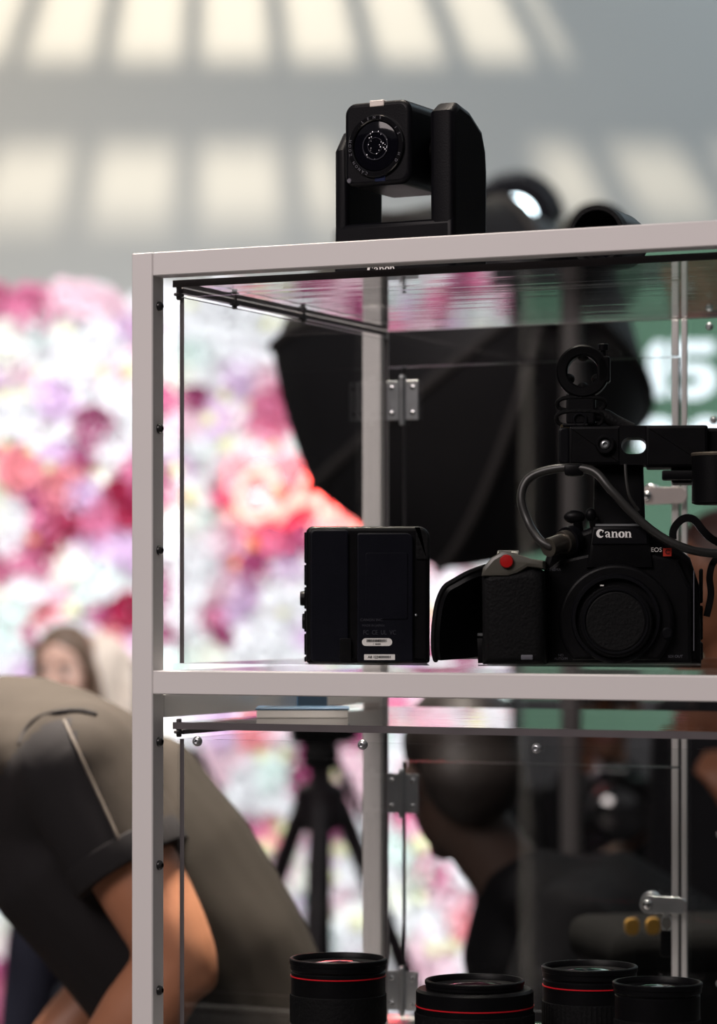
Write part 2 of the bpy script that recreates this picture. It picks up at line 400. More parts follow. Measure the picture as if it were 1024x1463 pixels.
AX0, AX1 = 0.0311, 0.0352            # left sheet
AY0, AY1 = 0.0245, 0.0286            # front sheet
BY0, BY1 = 0.4580, 0.4625            # rear sheet
XR = W - 0.0352
DX0, DX1 = 0.0516, 0.3365            # door
for bay in (0, 1):
    zt = (1.5 + 0.2804) if bay == 0 else (1.5 - 0.0966)
    zb = ZM if bay == 0 else ZB
    tt = 0.0060
    o = sheet('top_panel', 0.0275, XR + 0.004, 0.0225, BY1 + .004, zt - tt, zt); o.data.materials[0] = M_ACRTOP
    sheet('floor_panel', 0.0275, XR + 0.004, 0.0225, BY1 + .004, zb, zb + 0.0058, polished=True)
    zl = zt - tt - 0.0082; zf = zb + 0.0059
    sheet('side_panel', AX0, AX1, AY1 + .0002, BY0 - .0003, zf, zl)
    sheet('side_panel', XR - .0041, XR, AY0, BY0 - .0003, zf, zl)
    obj('gasket', box(B(), 0.0278, 0.0345, AY1 + .0004, BY0 - .0004, zt - tt - .0046, zt - tt - .0002, .0005, 1), M_EDGE, cab)
    sheet('front_panel', AX0, XR, AY0, AY1, zf, zl, polished=True)
    dz1 = 1.5 + 0.2382 if bay == 0 else 1.5 - 0.1498
    dz0 = zf + 0.012
    sheet('back_panel', AX0, DX0 - .0008, BY0, BY1, zf, dz1 - .0008)
    sheet('back_panel', AX0, DX1 + 0.0022, BY0, BY1, dz1 + .0008, zt - tt - .0004)
    sheet('back_panel', DX1 + 0.0024, XR, BY0, BY1, zf, zt - tt - .0004)
    door = sheet('door', DX0 + .0008, DX1 - .0003, BY0, BY1, dz0, dz1 - .0006)
    # stiffening strips either side of the joint at the lock
    obj('strip', box(B(), DX1 - 0.0068, DX1 - 0.0004, BY0 - .0035, BY0 - .0002, dz0, dz1 - .001, .0005, 1), M_FRAME, door)
    obj('strip', box(B(), DX1 + 0.0028, DX1 + 0.0080, BY0 - .0035, BY0 - .0002, zf + .001, zt - tt - .001, .0005, 1), M_FRAME, cab)
    if bay == 0:
        obj('strip', box(B(), DX1 - 0.0068, DX1 - 0.0004, BY0 - .0035, BY0 - .0002, dz1 + .001, zt - tt - .001, .0005, 1), M_FRAME, cab)
    else:
        obj('strip', box(B(), DX1 - 0.0068, DX1 - 0.0004, BY0 - .0035, BY0 - .0002, dz1 + .001, zt - tt - .001, .0005, 1), M_FRAME, cab)
    # hinges: two leaves, rolled knuckle, four screws
    hz = (1.7055, 1.5 - 0.0) if bay == 0 else (1.5 - 0.1815, 1.5 - 0.376)
    for z in hz:
        bm = B(); hx = DX0
        for (a, b) in ((-0.0170, -0.0030), (0.0030, 0.0170)):
            box(bm, hx + a, hx + b, BY0 - .0022, BY0 - .0004, z - .0195, z + .0195, .0006, 1)
        for k in range(3):
            lathe(bm, [(0.0036, z - .0195 + k * .0132), (0.0036, z - .0195 + k * .0132 + .0124)], 14, (hx, BY0 - .0030, 0))
        lathe(bm, [(0.0022, z - .0245), (0.0030, z - .0225), (0.0030, z + .0225), (0.0022, z + .0245)], 12, (hx, BY0 - .0030, 0))
        h = obj('hinge', bm, M_STEEL, door)
        bm = B()
        for sx in (-.0112, .0112):
            for sz in (-.0125, .0125):
                lathe(bm, [(0.0027, -.0002), (0.0027, .0006), (0.0020, .0017), (0.0008, .0021)], 12, (hx + sx, 0, z + sz), 'y')
        for v in bm.verts: v.co.y = BY0 - .0022 - (v.co.y)
        obj('hinge_screws', bm, M_CHROME, door)['kind'] = 'stuff'
    # cam lock with its flat bar
    lz = 1.5 + 0.1068 if bay == 0 else 1.5 - 0.2790
    lx = 0.3095
    bm = B()
    lathe(bm, [(0.0098, 0), (0.0098, .006), (0.0085, .0072), (0.0085, .010)], 20, (lx, 0, lz + .002), 'y')
    for v in bm.verts: v.co.y = BY0 - .0004 - v.co.y
    obj('lock_body', bm, M_STEEL, door)
    bm = B()
    prism(bm, [(lx - .0085 * math.cos(a), lz - .0085 * math.sin(a)) for a in [(-PI / 2 + PI * k / 10) for k in range(11)]] +
          [(lx + .031 + .0078 * math.cos(a), lz + .0078 * math.sin(a)) for a in [(-PI / 2 + PI * k / 10) for k in range(11)]], 'y', BY0 - .0136, BY0 - .0106, .0005, 1)
    obj('lock_bar', bm, mat('lock_bar_paint', (0.66, 0.58, 0.56), 0.4) if bay == 0 else M_STEEL, door)
    dome_bolt('lock_screw', Vector((lx, BY0 - .0136, lz)), (0, -1, 0), 0.0052, M_CHROME, door)
    # bolts in the posts
    for z in ((1.7575, 1.6535, 1.5500) if bay == 0 else (1.3870, 1.2820, 1.1755)):
        dome_bolt('bolt', Vector((T, 0.0110, z)), (1, 0, 0), 0.0042, M_BOLT)
    # bolts through the fixed rear panel
    for x, z in (((0.366, 1.7655), (0.3700, 1.6775)) if bay == 0 else ((0.357, 1.3870), (0.376, 1.2880), (0.376, 1.148))):
        dome_bolt('bolt', Vector((x, BY0, z)), (0, -1, 0), 0.0036, M_STEEL)
# bolts along the lower front sheet
for px in (282.5, 518.5, 767):
    X = 0.0
    for _ in range(30):      # point of the front sheet under that image column
        d = CORNER.y - X * math.sin(TH) + AY0 * math.cos(TH)
        X = ((px - 512) * d / FPX - CORNER.x - AY0 * math.sin(TH)) / math.cos(TH)
    dome_bolt('bolt', Vector((X, AY0, 1.5 - 0.1125)), (0, -1, 0), 0.0044, M_STEEL)
# cross-shaped corner clips
M_CLIP = mat('clip_plastic', (0.06, 0.055, 0.058), 0.35)
def clip(x, y, z):
    bm = B()
    box(bm, x - .0019, x + .0019, y - .0022, y + .0022, z - .0078, z + .0078, .0008, 1)
    box(bm, x - .0018, x + .0018, y - .0065, y + .0065, z - .0048, z - .0022, .0006, 1)
    obj('clip', bm, M_CLIP, cab)
for y in (0.128, 0.268): clip(AX0 + .002, y, 1.7732)
clip(AX0 + .0005, 0.0262, 1.7716); clip(AX0 + .0005, 0.0262, 1.3985)

# key on its ring in the lower lock, printed leaflets on the lower top sheet
def cw(x, y, z):
    """cabinet coordinates -> world"""
    return CORNER + Vector((x * math.cos(TH) + y * math.sin(TH), -x * math.sin(TH) + y * math.cos(TH), z))
key = thing('key', 'small key with black tag hanging behind the lower lock', 'key', cw(0.3205, BY1 + .004, 1.5 - 0.279), -TH)
bm = B(); tube(bm, [(0.0055 * math.cos(a), 0.001, -0.0195 + 0.0075 * math.sin(a)) for a in [2 * PI * k / 16 for k in range(17)]], 0.0006, 6)
obj('key_ring', bm, M_STEEL, key)
bm = B(); prism(bm, rrect(-.0055, .0055, -.052, -.026, .003), 'y', -.001, .002, .0005, 1); obj('tag', bm, M_BLACK, key)
bm = B(); prism(bm, rrect(-.0016, .0016, -.014, .004, .0008), 'y', 0, .0012, .0002, 1); obj('key_blade', bm, M_STEEL, key)
M_BLUE = mat('blue_cover_and_reflection', (0.04, 0.11, 0.20), 0.45)
M_PAPER = mat('white_paper', (0.70, 0.67, 0.62), 0.7)
pb = P(432, 1022, 2.63); zl = 1.5 - 0.0966
bk = thing('brochure_stack', 'blue covered white leaflets lying on the top sheet of the lower compartment', 'leaflets', (pb.x, pb.y, zl), 0.0)
obj('pages', box(B(), -.040, .041, -.03, .03, 0.0002, .0072, .0005, 1), M_PAPER, bk)
obj('cover', box(B(), -.041, .042, -.031, .031, .0073, .0088, .0003, 1), M_BLUE, bk)
pc = cw(0.0345, 0.285, zl)
cd_ = thing('reflection', 'blue card added as a thin slab on the side beam above the lower compartment', 'reflection', pc, -TH)  # thin blue slab in place of a bluish reflection on the beam
obj('reflection_slab', box(B(), -.0008, .0008, -.032, .032, 0.0002, .0228, .0003, 1), M_BLUE, cd_)
# ------------------------------------------------------------------ flower wall
FW = 9.0
PET = {
 'white': (0.80, 0.80, 0.82), 'cream': (0.80, 0.81, 0.74), 'mint': (0.70, 0.80, 0.77), 'blush': (0.78, 0.58, 0.65),
 'pink': (0.60, 0.19, 0.32), 'coral': (0.68, 0.25, 0.28), 'magenta': (0.36, 0.07, 0.18), 'lilac': (0.62, 0.46, 0.64), 'crimson': (0.30, 0.02, 0.06),
}
M_PET = {k: mat('petal_' + k, v, 0.8, var=0.08, vscale=25, spec=0.1) for k, v in PET.items()}
M_HEART = mat('flower_heart', (0.75, 0.25, 0.02), 0.8); M_HEART2 = mat('flower_heart_yellow', (0.70, 0.70, 0.40), 0.8)
M_LEAF = mat('flower_leaf', (0.05, 0.15, 0.12), 0.7, var=0.3, vscale=20)
def petal(bm, ang, ln, wd, lift, r0, curl, mi=0):
    ca, sa = math.cos(ang), math.sin(ang)
    def q(r, t, h): return bm.verts.new((ca * r - sa * t, -h, sa * r + ca * t))
    a = q(r0, -wd * .25, lift * .1); b = q(r0, wd * .25, lift * .1)
    m1 = r0 + ln * .6; c = q(m1, -wd * .5, lift * .75); d = q(m1, wd * .5, lift * .75)
    e = q(r0 + ln, -wd * .28, lift * (1 + curl)); f = q(r0 + ln, wd * .28, lift * (1 + curl))
    for fc in ((a, b, d, c), (c, d, f, e)):
        bm.faces.new(fc).material_index = mi
def bloom(kind, bm=None):
    bm = bm or B()
    if kind == 0:      # peony
        for k in range(6): petal(bm, k * PI / 3, .040, .046, .018, .008, .1)
        for k in range(5): petal(bm, .4 + k * 2 * PI / 5, .026, .034, .034, .005, .2)
        lathe(bm, [(.014, -.030), (.009, -.042)], 5, (0, 0, 0), 'y')
    elif kind == 1:    # daisy with a domed heart
        for k in range(9): petal(bm, k * 2 * PI / 9, .040, .026, .016, .008, -.2)
        s = len(bm.faces); lathe(bm, [(.017, -.008), (.013, -.022), (.005, -.026)], 6, (0, 0, 0), 'y')
        bm.faces.ensure_lookup_table()
        for f in bm.faces[s:]: f.material_index = 1
    else:              # rose, tighter and cupped
        for k in range(5): petal(bm, k * 2 * PI / 5, .034, .044, .026, .006, .15)
        for k in range(4): petal(bm, .6 + k * PI / 2, .020, .030, .040, .004, .15)
        lathe(bm, [(.012, -.036), (.007, -.048)], 5, (0, 0, 0), 'y')
    return bm
BLOOM = {}
for k in PET:
    for s in range(3):
        bm = bloom(s); finish(bm, True, 1.2)
        me = bpy.data.meshes.new('flower'); bm.to_mesh(me); bm.free()
        me.materials.append(M_PET[k]); me.materials.append(M_HEART if k in ('crimson', 'magenta') else M_HEART2)
        BLOOM[k, s] = me
fw = thing('flower_wall', 'wall panel covered in white, pink and magenta flowers behind the cabinet', 'flower wall', (0, FW, 0))
X0, X1, ZTOP = -1.62, 0.50, 2.465
obj('backing_board', box(B(), X0, X1, 0.03, 0.06, 0.0, ZTOP - .03), mat('backing_fabric', (0.62, 0.50, 0.54), 0.9), fw)
def seen(px, py):
    r = ((-20, 190, 390, 1010), (228, 520, 400, 965), (240, 520, 1035, 1440), (553, 665, 1180, 1385), (612, 712, 780, 900))
    if not any(a <= px <= b and c <= py <= d for a, b, c, d in r): return False
    if ((px - 655) / 262) ** 2 + ((py - 550) / 238) ** 2 < 1: return False
    if 240 < px < 440 and py > 1040 and py > 1060 + (px - 240) * 1.25: return False
    return True
cells = []
sp = 0.083; row = 0; z = ZTOP - .035
rf = random.Random(11)
while z > 0.05:
    x = X0 + .04 + (sp / 2 if row % 2 else 0)
    while x < X1 - .03:
        cells.append((x + rf.uniform(-.018, .018), z + rf.uniform(-.016, .016))); x += sp
    z -= sp * 0.87; row += 1
def colour(x, z):
    n = mnoise.noise(Vector((x * 7.3 + 3.1, z * 7.3 + 1.7, 0.3)))
    n2 = rf.random()
    if n > 0.24: return rf.choice(['magenta', 'pink', 'pink', 'crimson', 'magenta', 'lilac', 'coral'])
    if n > 0.05: return rf.choice(['blush', 'pink', 'coral', 'white', 'lilac', 'white', 'blush', 'magenta'])
    return 'white' if n2 < .52 else ('cream' if n2 < .64 else ('mint' if n2 < .80 else ('blush' if n2 < .92 else 'lilac')))
vis, rest = [], []
for x, z in cells:
    px = 512 + x * FPX / FW; py = HORIZON - (z - EYE) * FPX / FW
    (vis if seen(px, py) else rest).append((x, z, px, py))
vis.sort(key=lambda c: (c[3] > 1030, rf.random()))
rest += vis[300:]; vis = vis[:300]
for x, z, px, py in vis:
    s = rf.choice((0, 0, 1, 2)); c = colour(x, z)
    inst('flower', BLOOM[c, s], fw, (x, rf.uniform(-.008, .010), z), (rf.uniform(-.3, .3), rf.uniform(0, 6.28), rf.uniform(-.3, .3)), rf.uniform(1.1, 1.75))
def many(name, places, kindf, mats, scale):
    """a mass of small blooms joined into one part"""
    bm = B()
    for x, z in places:
        st = len(bm.verts); sf = len(bm.faces)
        bloom(rf.choice((0, 2)), bm)
        xform(bm, Matrix.Translation((x, rf.uniform(.010, .022), z)) @ Euler((rf.uniform(-.3, .3), rf.uniform(0, 6.28), rf.uniform(-.3, .3))).to_matrix().to_4x4() @ Matrix.Scale(scale * rf.uniform(.85, 1.2), 4), st)
        mi = kindf(x, z); bm.faces.ensure_lookup_table()
        for f in bm.faces[sf:]: f.material_index = mi
    o = obj(name, bm, mats, fw, True, 1.2); o['kind'] = 'stuff'
keys = list(PET)
many('flower_mass', [(x, z) for x, z, _, _ in rest], lambda x, z: keys.index(colour(x, z)), [M_PET[k] for k in keys], 1.15)
fill = [(x + .04 + rf.uniform(-.02, .02), z + rf.uniform(-.03, .03)) for x, z in cells]
many('filler_flowers', fill, lambda x, z: keys.index(colour(x, z)), [M_PET[k] for k in keys], 0.85)
bm = B()
for x, z in cells[::3]:
    st = len(bm.verts)
    x += rf.uniform(-.04, .04)
    a = bm.verts.new((0, 0, 0)); b = bm.verts.new((.014, -.006, .025)); c = bm.verts.new((0, -.012, .06)); d = bm.verts.new((-.014, -.006, .025))
    bm.faces.new((a, b, c, d))
    xform(bm, Matrix.Translation((x, -.012, z)) @ Euler((rf.uniform(-.3, .1), rf.uniform(0, 6.28), 0)).to_matrix().to_4x4(), st)
obj('leaves', bm, M_LEAF, fw)['kind'] = 'stuff'

# neon letters hung on the flowers
M_NEON = mat('neon_tube', (0.9, 0.3, 0.25), 0.3, emit=(1.0, 0.045, 0.035), es=15.0)
nd = FW - 0.085
neon = thing('neon_sign', 'red glowing neon lettering hung on the flower wall', 'neon sign', P(338, 742, nd))
ns = nd / FPX
def NP(px, py): return ((px - 338) * ns, 0, (742 - py) * ns)
glyphs = [
    [(392, 690), (388, 676), (370, 671), (350, 682), (340, 708), (347, 733), (367, 741), (386, 733), (396, 722)],
    [(398, 742), (425, 705), (447, 672), (453, 700), (460, 741)], [(412, 725), (436, 716), (458, 714)],
    [(474, 742), (480, 708), (486, 704), (497, 724), (510, 742), (516, 708), (520, 674)],
    [(560, 674), (538, 690), (530, 715), (545, 740), (568, 732), (578, 700), (562, 674)],
    [(590, 742), (596, 706), (602, 674), (616, 708), (630, 742), (636, 706), (640, 674)]]
for g in glyphs:
    obj('neon_letter', tube(B(), spline([NP(*p) for p in g], 6), 0.0125, 8, cap='round'), M_NEON, neon)
for px in (365, 440, 560): obj('bracket', tube(B(), [(NP(px, 742)[0], 0, -.006), (NP(px, 742)[0], .06, -.006)], .004, 6), M_BLACK, neon)

# ------------------------------------------------------------------ green banner
gd = 7.5
bn = thing('banner', 'tall green banner with large white figures standing behind the cabinet', 'banner', (P(930, 870, gd).x, gd, 0))
gs = gd / FPX
M_GREEN = mat('green_banner', (0.020, 0.062, 0.034), 0.7, var=0.25, vscale=4)
M_FIG = mat('banner_white', (0.52, 0.58, 0.61), 0.6)
obj('cloth', box(B(), -0.36, 0.40, 0.0, 0.012, 0.05, EYE + 525 * gs), M_GREEN, bn)
obj('foot', box(B(), -0.38, 0.42, -0.10, 0.12, 0.0, 0.05, .01), M_BLACK, bn)
obj('top_rail', box(B(), -0.37, 0.41, -0.008, 0.020, EYE + 525 * gs, EYE + 525 * gs + .02, .004), M_STEEL, bn)
def GP(px, py): return ((px - 930) * gs, EYE + (HORIZON - py) * gs)
def figure(pts, name='numeral', holes=None):
    obj(name, prism(B(), [GP(*p) for p in pts], 'y', -0.004, -0.0005), M_FIG, bn, smooth=False)
figure([(923, 504), (935, 488), (950, 488), (950, 568), (926, 568), (926, 512)])
# the figure 5
figure([(958, 487), (1020, 487), (1020, 506), (976, 506), (975, 519), (1004, 519), (1018, 527), (1024, 542), (1018, 560), (1000, 570), (962, 570), (956, 553), (994, 551), (1000, 543), (994, 536), (957, 536)])
c = GP(940, 628); r1, r0 = 32 * gs, 9 * gs
obj('numeral', ring(B(), r0, r1, -0.004, -0.0005, 32, (c[0], 0, c[1]), 'y'), M_FIG, bn, smooth=False)
c = GP(1010, 628)
obj('numeral', ring(B(), r0, r1, -0.004, -0.0005, 32, (c[0], 0, c[1]), 'y'), M_FIG, bn, smooth=False)

# black partition screen standing before the banner's lower half
pd = 6.9
pt = thing('partition_screen', 'low black partition screen standing in front of the green banner', 'partition', (P(930, 870, pd).x, pd, 0))
M_PART = mat('partition_cloth', (0.010, 0.008, 0.009), 0.85, var=0.4, vscale=3)
for k in range(3):
    xa = (700 + k * 165 - 930) * pd / FPX; xb = (700 + (k + 1) * 165 - 930) * pd / FPX
    obj('panel', box(B(), xa + .002, xb - .002, -.015, .015, 0.06, EYE - 125 * pd / FPX, .004), M_PART, pt)
    obj('foot', box(B(), (xa + xb) / 2 - .10, (xa + xb) / 2 + .10, -.14, .14, 0, .0598, .008), M_BLACK, pt)

# ------------------------------------------------------------------ octagonal softbox on a stand, seen from behind
M_FAB = mat('softbox_fabric', (0.017, 0.0165, 0.019), 0.5, spec=0.35, var=0.3, vscale=6)
M_RIB = mat('softbox_seam_sheen', (0.055, 0.05, 0.05), 0.6)  # seams lightened to stand in for the sheen of the fabric
apex = P(778, 420, 4.85); rim = P(652, 556, 5.25); R = 0.345
soft = thing('softbox', 'large black octagonal softbox on a stand seen from behind the cabinet', 'softbox', (apex.x + .06, apex.y - .02, 0))
so = Vector(soft.location)
ax = (rim - apex).normalized(); L = (rim - apex).length
e1 = Vector((0, 0, 1)).cross(ax).normalized(); e2 = ax.cross(e1)
def shell(t, a): # t 0 at the speed ring, 1 at the rim
    rr = 0.045 + (R - 0.045) * math.sin(t * PI / 2) ** 0.8
    return apex + ax * (L * t) + (e1 * math.cos(a) + e2 * math.sin(a)) * rr - so
NT = 8
for k in range(8):
    a0, a1 = k * PI / 4 + .2, (k + 1) * PI / 4 + .2
    bm = B(); g = []
    for i in range(NT + 1):
        t = i / NT; rowv = []
        for j in range(5):
            a = a0 + (a1 - a0) * j / 4
            p = shell(t, a); mid = (shell(t, a0) * (1 - j / 4) + shell(t, a1) * (j / 4))
            rowv.append(bm.verts.new(mid * .65 + p * .35))
        g.append(rowv)
    for i in range(NT):
        for j in range(4): bm.faces.new((g[i][j], g[i][j + 1], g[i + 1][j + 1], g[i + 1][j]))
    bm.normal_update(); bmesh.ops.solidify(bm, geom=bm.faces[:], thickness=0.003)
    obj('panel', bm, M_FAB, soft, angle=1.0)
    obj('seam', tube(B(), [shell(i / NT, a0) for i in range(NT + 1)], 0.010, 8), M_RIB, soft)
bm = B(); tube(bm, [apex - so - ax * .02, apex - so + ax * .02], 0.058, 24); obj('speed_ring', bm, M_BLACK, soft)
bm = B(); tube(bm, [apex - so - ax * .26, apex - so - ax * .245, apex - so - ax * .03, apex - so - ax * .0201], [.048, .055, .055, .05], 24); obj('lamp_head', bm, M_BLACK2, soft)
bm = B(); mid = apex - so - ax * .12
tube(bm, [Vector((mid.x, mid.y, 0.75)), Vector((mid.x, mid.y, mid.z - .045))], 0.017, 12)
obj('pole', bm, mat('grey_stand_tube', (0.10, 0.092, 0.09), 0.45), soft)
for k in range(3):
    a = k * 2 * PI / 3 + PI / 3
    obj('leg', tube(B(), [(mid.x, mid.y, 0.80), (mid.x + .20 * math.cos(a), mid.y + .20 * math.sin(a), 0.012)], 0.011, 8, cap='round'), M_BLACK, soft)
# round studio lamp further back, glowing over the cabinet's top
sl = P(738, 312, 6.75)
lampo = thing('studio_lamp', 'round black studio lamp glowing white above the cabinet top', 'lamp', (sl.x, sl.y, 0))
q = Vector((0.25, 1.0, 0.15)).normalized()
bm = B(); c = Vector((0, 0, sl.z + .0))
tube(bm, [c - q * .03, c - q * .028, c + q * .05, c + q * .16, c + q * .2], [.088, .094, .094, .07, .03], 24); obj('housing', bm, M_BLACK2, lampo)
bm = B(); tube(bm, [c - q * .031, c - q * .036], [.050, .045], 20); obj('bulb_face', bm, mat('lamp_glow', (1, 1, 1), 0.4, emit=(0.72, 0.92, 1.0), es=9.0), lampo)
bm = B(); tube(bm, [Vector((0.0, 0.02, .7)), Vector((0.0, 0.02, sl.z - .07))], .014, 10); obj('pole', bm, M_BLACK, lampo)
for k in range(3):
    a = k * 2 * PI / 3 + .2
    obj('leg', tube(B(), [(0, .02, .75), (.28 * math.cos(a), .02 + .28 * math.sin(a), .012)], .011, 8, cap='round'), M_BLACK, lampo)
bm = B()
tube(bm, [c + Vector((.102 * math.cos(a), 0.02, .102 * math.sin(a))) for a in [PI * k / 12 for k in range(13)]], .012, 8)
obj('yoke', bm, M_BLACK, lampo)

# ------------------------------------------------------------------ tripod with a camera in front of the flowers
td = 6.2; tp = P(458, 870, td); ts = td / FPX
tri = thing('tripod', 'black tripod standing in front of the flower wall', 'tripod', (tp.x, td, 0))
zt = EYE - 195 * ts - .05
M_DARK = mat('dark_anodised', (0.02, 0.014, 0.018), 0.4)
obj('column', tube(B(), [(0, 0, .75), (0, 0, zt)], .024, 12), M_DARK, tri)
obj('crown', lathe(B(), [(.03, EYE - 320 * ts), (.055, EYE - 300 * ts), (.055, EYE - 255 * ts), (.03, EYE - 245 * ts)], 16), M_DARK, tri)
for k in range(3):
    a = k * 2 * PI / 3 + .45
    p0 = Vector((.045 * math.cos(a), .045 * math.sin(a), EYE - 280 * ts)); p1 = Vector((.50 * math.cos(a), .50 * math.sin(a), .012))
    leg = obj('leg', tube(B(), [p0, p0.lerp(p1, .45)], .021, 10), M_DARK, tri)
    obj('lower_leg', tube(B(), [p0.lerp(p1, .40), p1], .014, 10, cap='round'), M_BLACK, leg)
obj('pan_head', box(B(), -.04, .04, -.04, .04, zt, zt + .05, .008), M_BLACK, tri)
obj('pan_handle', tube(B(), [(0.03, 0, zt + .02), (.10, .10, zt - .12)], .009, 8, cap='round'), M_BLACK, tri)
tc = thing('stills_camera', 'black camera mounted on the tripod before the flower wall', 'camera', (tp.x, td, zt + .05), 0.5)
obj('body', box(B(), -.065, .065, -.03, .03, .0005, .085, .010), M_BLACK, tc)
obj('prism_hump', prism(B(), [(-.03, .084), (.03, .084), (.018, .108), (-.018, .108)], 'y', -.025, .025, .003), M_BLACK, tc)
obj('lens', lathe(B(), [(.032, -.03), (.036, -.05), (.036, -.10), (.038, -.115), (.030, -.116), (.028, -.10)], 24, (0, 0, .045), 'y'), M_BLACK, tc)
# ------------------------------------------------------------------ small builders for the goods
def stroke(bm, pts, ws, depth=0.0004):
    """flat stroke of changing width in the x-z plane"""
    pts = [Vector((p[0], 0, p[1])) for p in pts]; n = len(pts); L_, R_ = [], []
    for i in range(n):
        t = (pts[min(i + 1, n - 1)] - pts[max(i - 1, 0)]).normalized(); nrm = Vector((-t.z, 0, t.x))
        L_.append(bm.verts.new(pts[i] + nrm * ws[i] / 2)); R_.append(bm.verts.new(pts[i] - nrm * ws[i] / 2))
    for i in range(n - 1): bm.faces.new((L_[i], R_[i], R_[i + 1], L_[i + 1]))
def arc(cx, cy, rx, ry, a0, a1, n=16):
    return [(cx + rx * math.cos(math.radians(a0 + (a1 - a0) * i / n)), cy + ry * math.sin(math.radians(a0 + (a1 - a0) * i / n))) for i in range(n + 1)]
def wordmark(width, m, parent, loc, rot=(0, 0, 0), name='lettering'):
    """the bold roman maker's word: C a n o n"""
    bm = B(); x = 0
    n = 18; stroke(bm, arc(.66, .66, .50, .56, 52, 318, n), [.14 + .34 * math.sin(PI * min(1, (i / n) * 1.05)) ** 1.1 for i in range(n + 1)])
    stroke(bm, [(1.02, 1.20), (1.01, 1.0), (.93, .78)], [.22, .16, .03]); x = 1.28
    for k, g in enumerate('anon'):
        if g == 'a':
            stroke(bm, [(x + .10, .70), (x + .20, .90), (x + .45, .94), (x + .68, .78), (x + .70, .30), (x + .74, .06), (x + .98, .05)], [.20, .18, .13, .26, .28, .20, .08])
            stroke(bm, [(x + .66, .58), (x + .38, .50), (x + .20, .28), (x + .30, .06), (x + .62, .16)], [.10, .13, .26, .16, .08]); x += 1.08
        elif g == 'n':
            stroke(bm, [(x + .22, .0), (x + .22, .92)], [.28, .28]); stroke(bm, [(x + .02, .90), (x + .24, .96)], [.10, .10])
            stroke(bm, [(x + .0, .04), (x + .46, .04)], [.09, .09])
            stroke(bm, [(x + .34, .72), (x + .52, .90), (x + .74, .86), (x + .84, .60), (x + .84, .0)], [.08, .14, .22, .28, .28])
            stroke(bm, [(x + .62, .04), (x + 1.08, .04)], [.09, .09]); x += 1.14
        else:
            m_ = 20; stroke(bm, arc(x + .50, .48, .36, .44, 0, 360, m_), [.11 + .22 * abs(math.cos(2 * PI * i / m_)) for i in range(m_ + 1)]); x += 1.04
    s = width / x
    for v in bm.verts: v.co = Vector(((v.co.x - x / 2) * s, 0, (v.co.z - .5) * s))
    bm.normal_update(); bmesh.ops.solidify(bm, geom=bm.faces[:], thickness=0.0002)
    o = obj(name, bm, m, parent, smooth=False, loc=loc, rot=rot); return o

def gear(r, n, dr): return [((r + (dr if i % 2 else 0)) * math.cos(PI * i / n), (r + (dr if i % 2 else 0)) * math.sin(PI * i / n)) for i in range(2 * n)]

# ------------------------------------------------------------------ remote pan-tilt camera on top of the cabinet
pz = P(560, 395, 2.48)
ptz = thing('remote_camera', 'black remote pan-tilt camera standing on top of the display cabinet', 'camera', (pz.x, pz.y, 1.7806), math.radians(-28))
Dp = 0.0685
obj('base', prism(B(), [(-.0572, 0.0), (.0572, 0.0), (.0570, .047), (-.0560, .047)], 'y', 0, Dp, .005, 3), M_BLACK2, ptz)
prof = [(0.0005, 0.012), (Dp - .0005, 0.012), (Dp, .092), (.97 * Dp, .110), (.86 * Dp, .127), (.5 * Dp, .1405), (.18 * Dp, .1445), (0.0, .1365)]
obj('yoke_arm', prism(B(), prof, 'x', .0345, .0572, .0055, 3), M_BLACK2, ptz)
prof = [(0.0005, 0.012), (Dp - .0005, 0.012), (Dp, .088), (.90 * Dp, .110), (.72 * Dp, .123), (.45 * Dp, .130), (.2 * Dp, .127), (0.0, .110)]
obj('yoke_arm', prism(B(), prof, 'x', -.0562, -.0435, .005, 3), M_BLACK2, ptz)
head = obj('head', prism(B(), rrect(-.0352, .0272, .0745, .1452, .010, 6), 'y', -.020, .058, .004, 3), M_BLACK2, ptz)
for x in (-.0430, .0276): obj('pivot', lathe(B(), [(.016, x), (.016, x + .0075)], 24, (0, .03, .105), 'x'), M_BLACK, ptz)
lc = (-.004, 0, .1072)
obj('lens_ring', ring(B(), .0215, .0262, -.0232, -.0190, 48, lc, 'y', .0008), M_GLOSS, head)
obj('lens_glass', lathe(B(), [(.0216, -.0203), (.0205, -.0215), (.017, -.0222), (.010, -.0226), (.001, -.0228)], 40, lc, 'y'), M_GLASS, head)
bm = B(); ring(bm, .0112, .0120, -.0234, -.0222, 40, lc, 'y'); ring(bm, .0066, .0070, -.0236, -.0224, 32, lc, 'y')
obj('inner_ring', bm, mat('violet_ring', (0.015, 0.015, 0.025), 0.3), head)
bm = B(); rr_ = random.Random(5)
for k in range(26):
    a = rr_.uniform(0, 6.28); r_ = rr_.uniform(.004, .0125)
    q_ = rr_.uniform(.0003, .0007); ellipsoid(bm, (lc[0] + r_ * math.cos(a), -.0240, lc[2] + r_ * math.sin(a)), (q_, .0002, q_), None, 6, 4)
obj('lens_speck', bm, mat('lens_speck', (0.75, 0.75, 0.8), 0.2, metal=.5), head)['kind'] = 'stuff'  # small pale specks scattered over the lens glass
word = 'CANON ZOOM LENS  IS  HD'
for i, ch in enumerate(word):
    if ch == ' ': continue
    a = math.radians(250 - i * 9.2) if i < 11 else math.radians(120 - (i - 11) * 14)
    r_ = .0238
    text('lettering', ch, .0034, M_DIM, head, (lc[0] + r_ * math.cos(a), -.0233, lc[2] + r_ * math.sin(a)), (PI / 2, -(a - PI / 2), 0))
obj('tally_light', prism(B(), rrect(-.0105, .0030, .1405, .1458, .001), 'y', -.0212, -.010, .0006, 1), mat('tally_white', (0.75, 0.68, 0.62), 0.4), head)
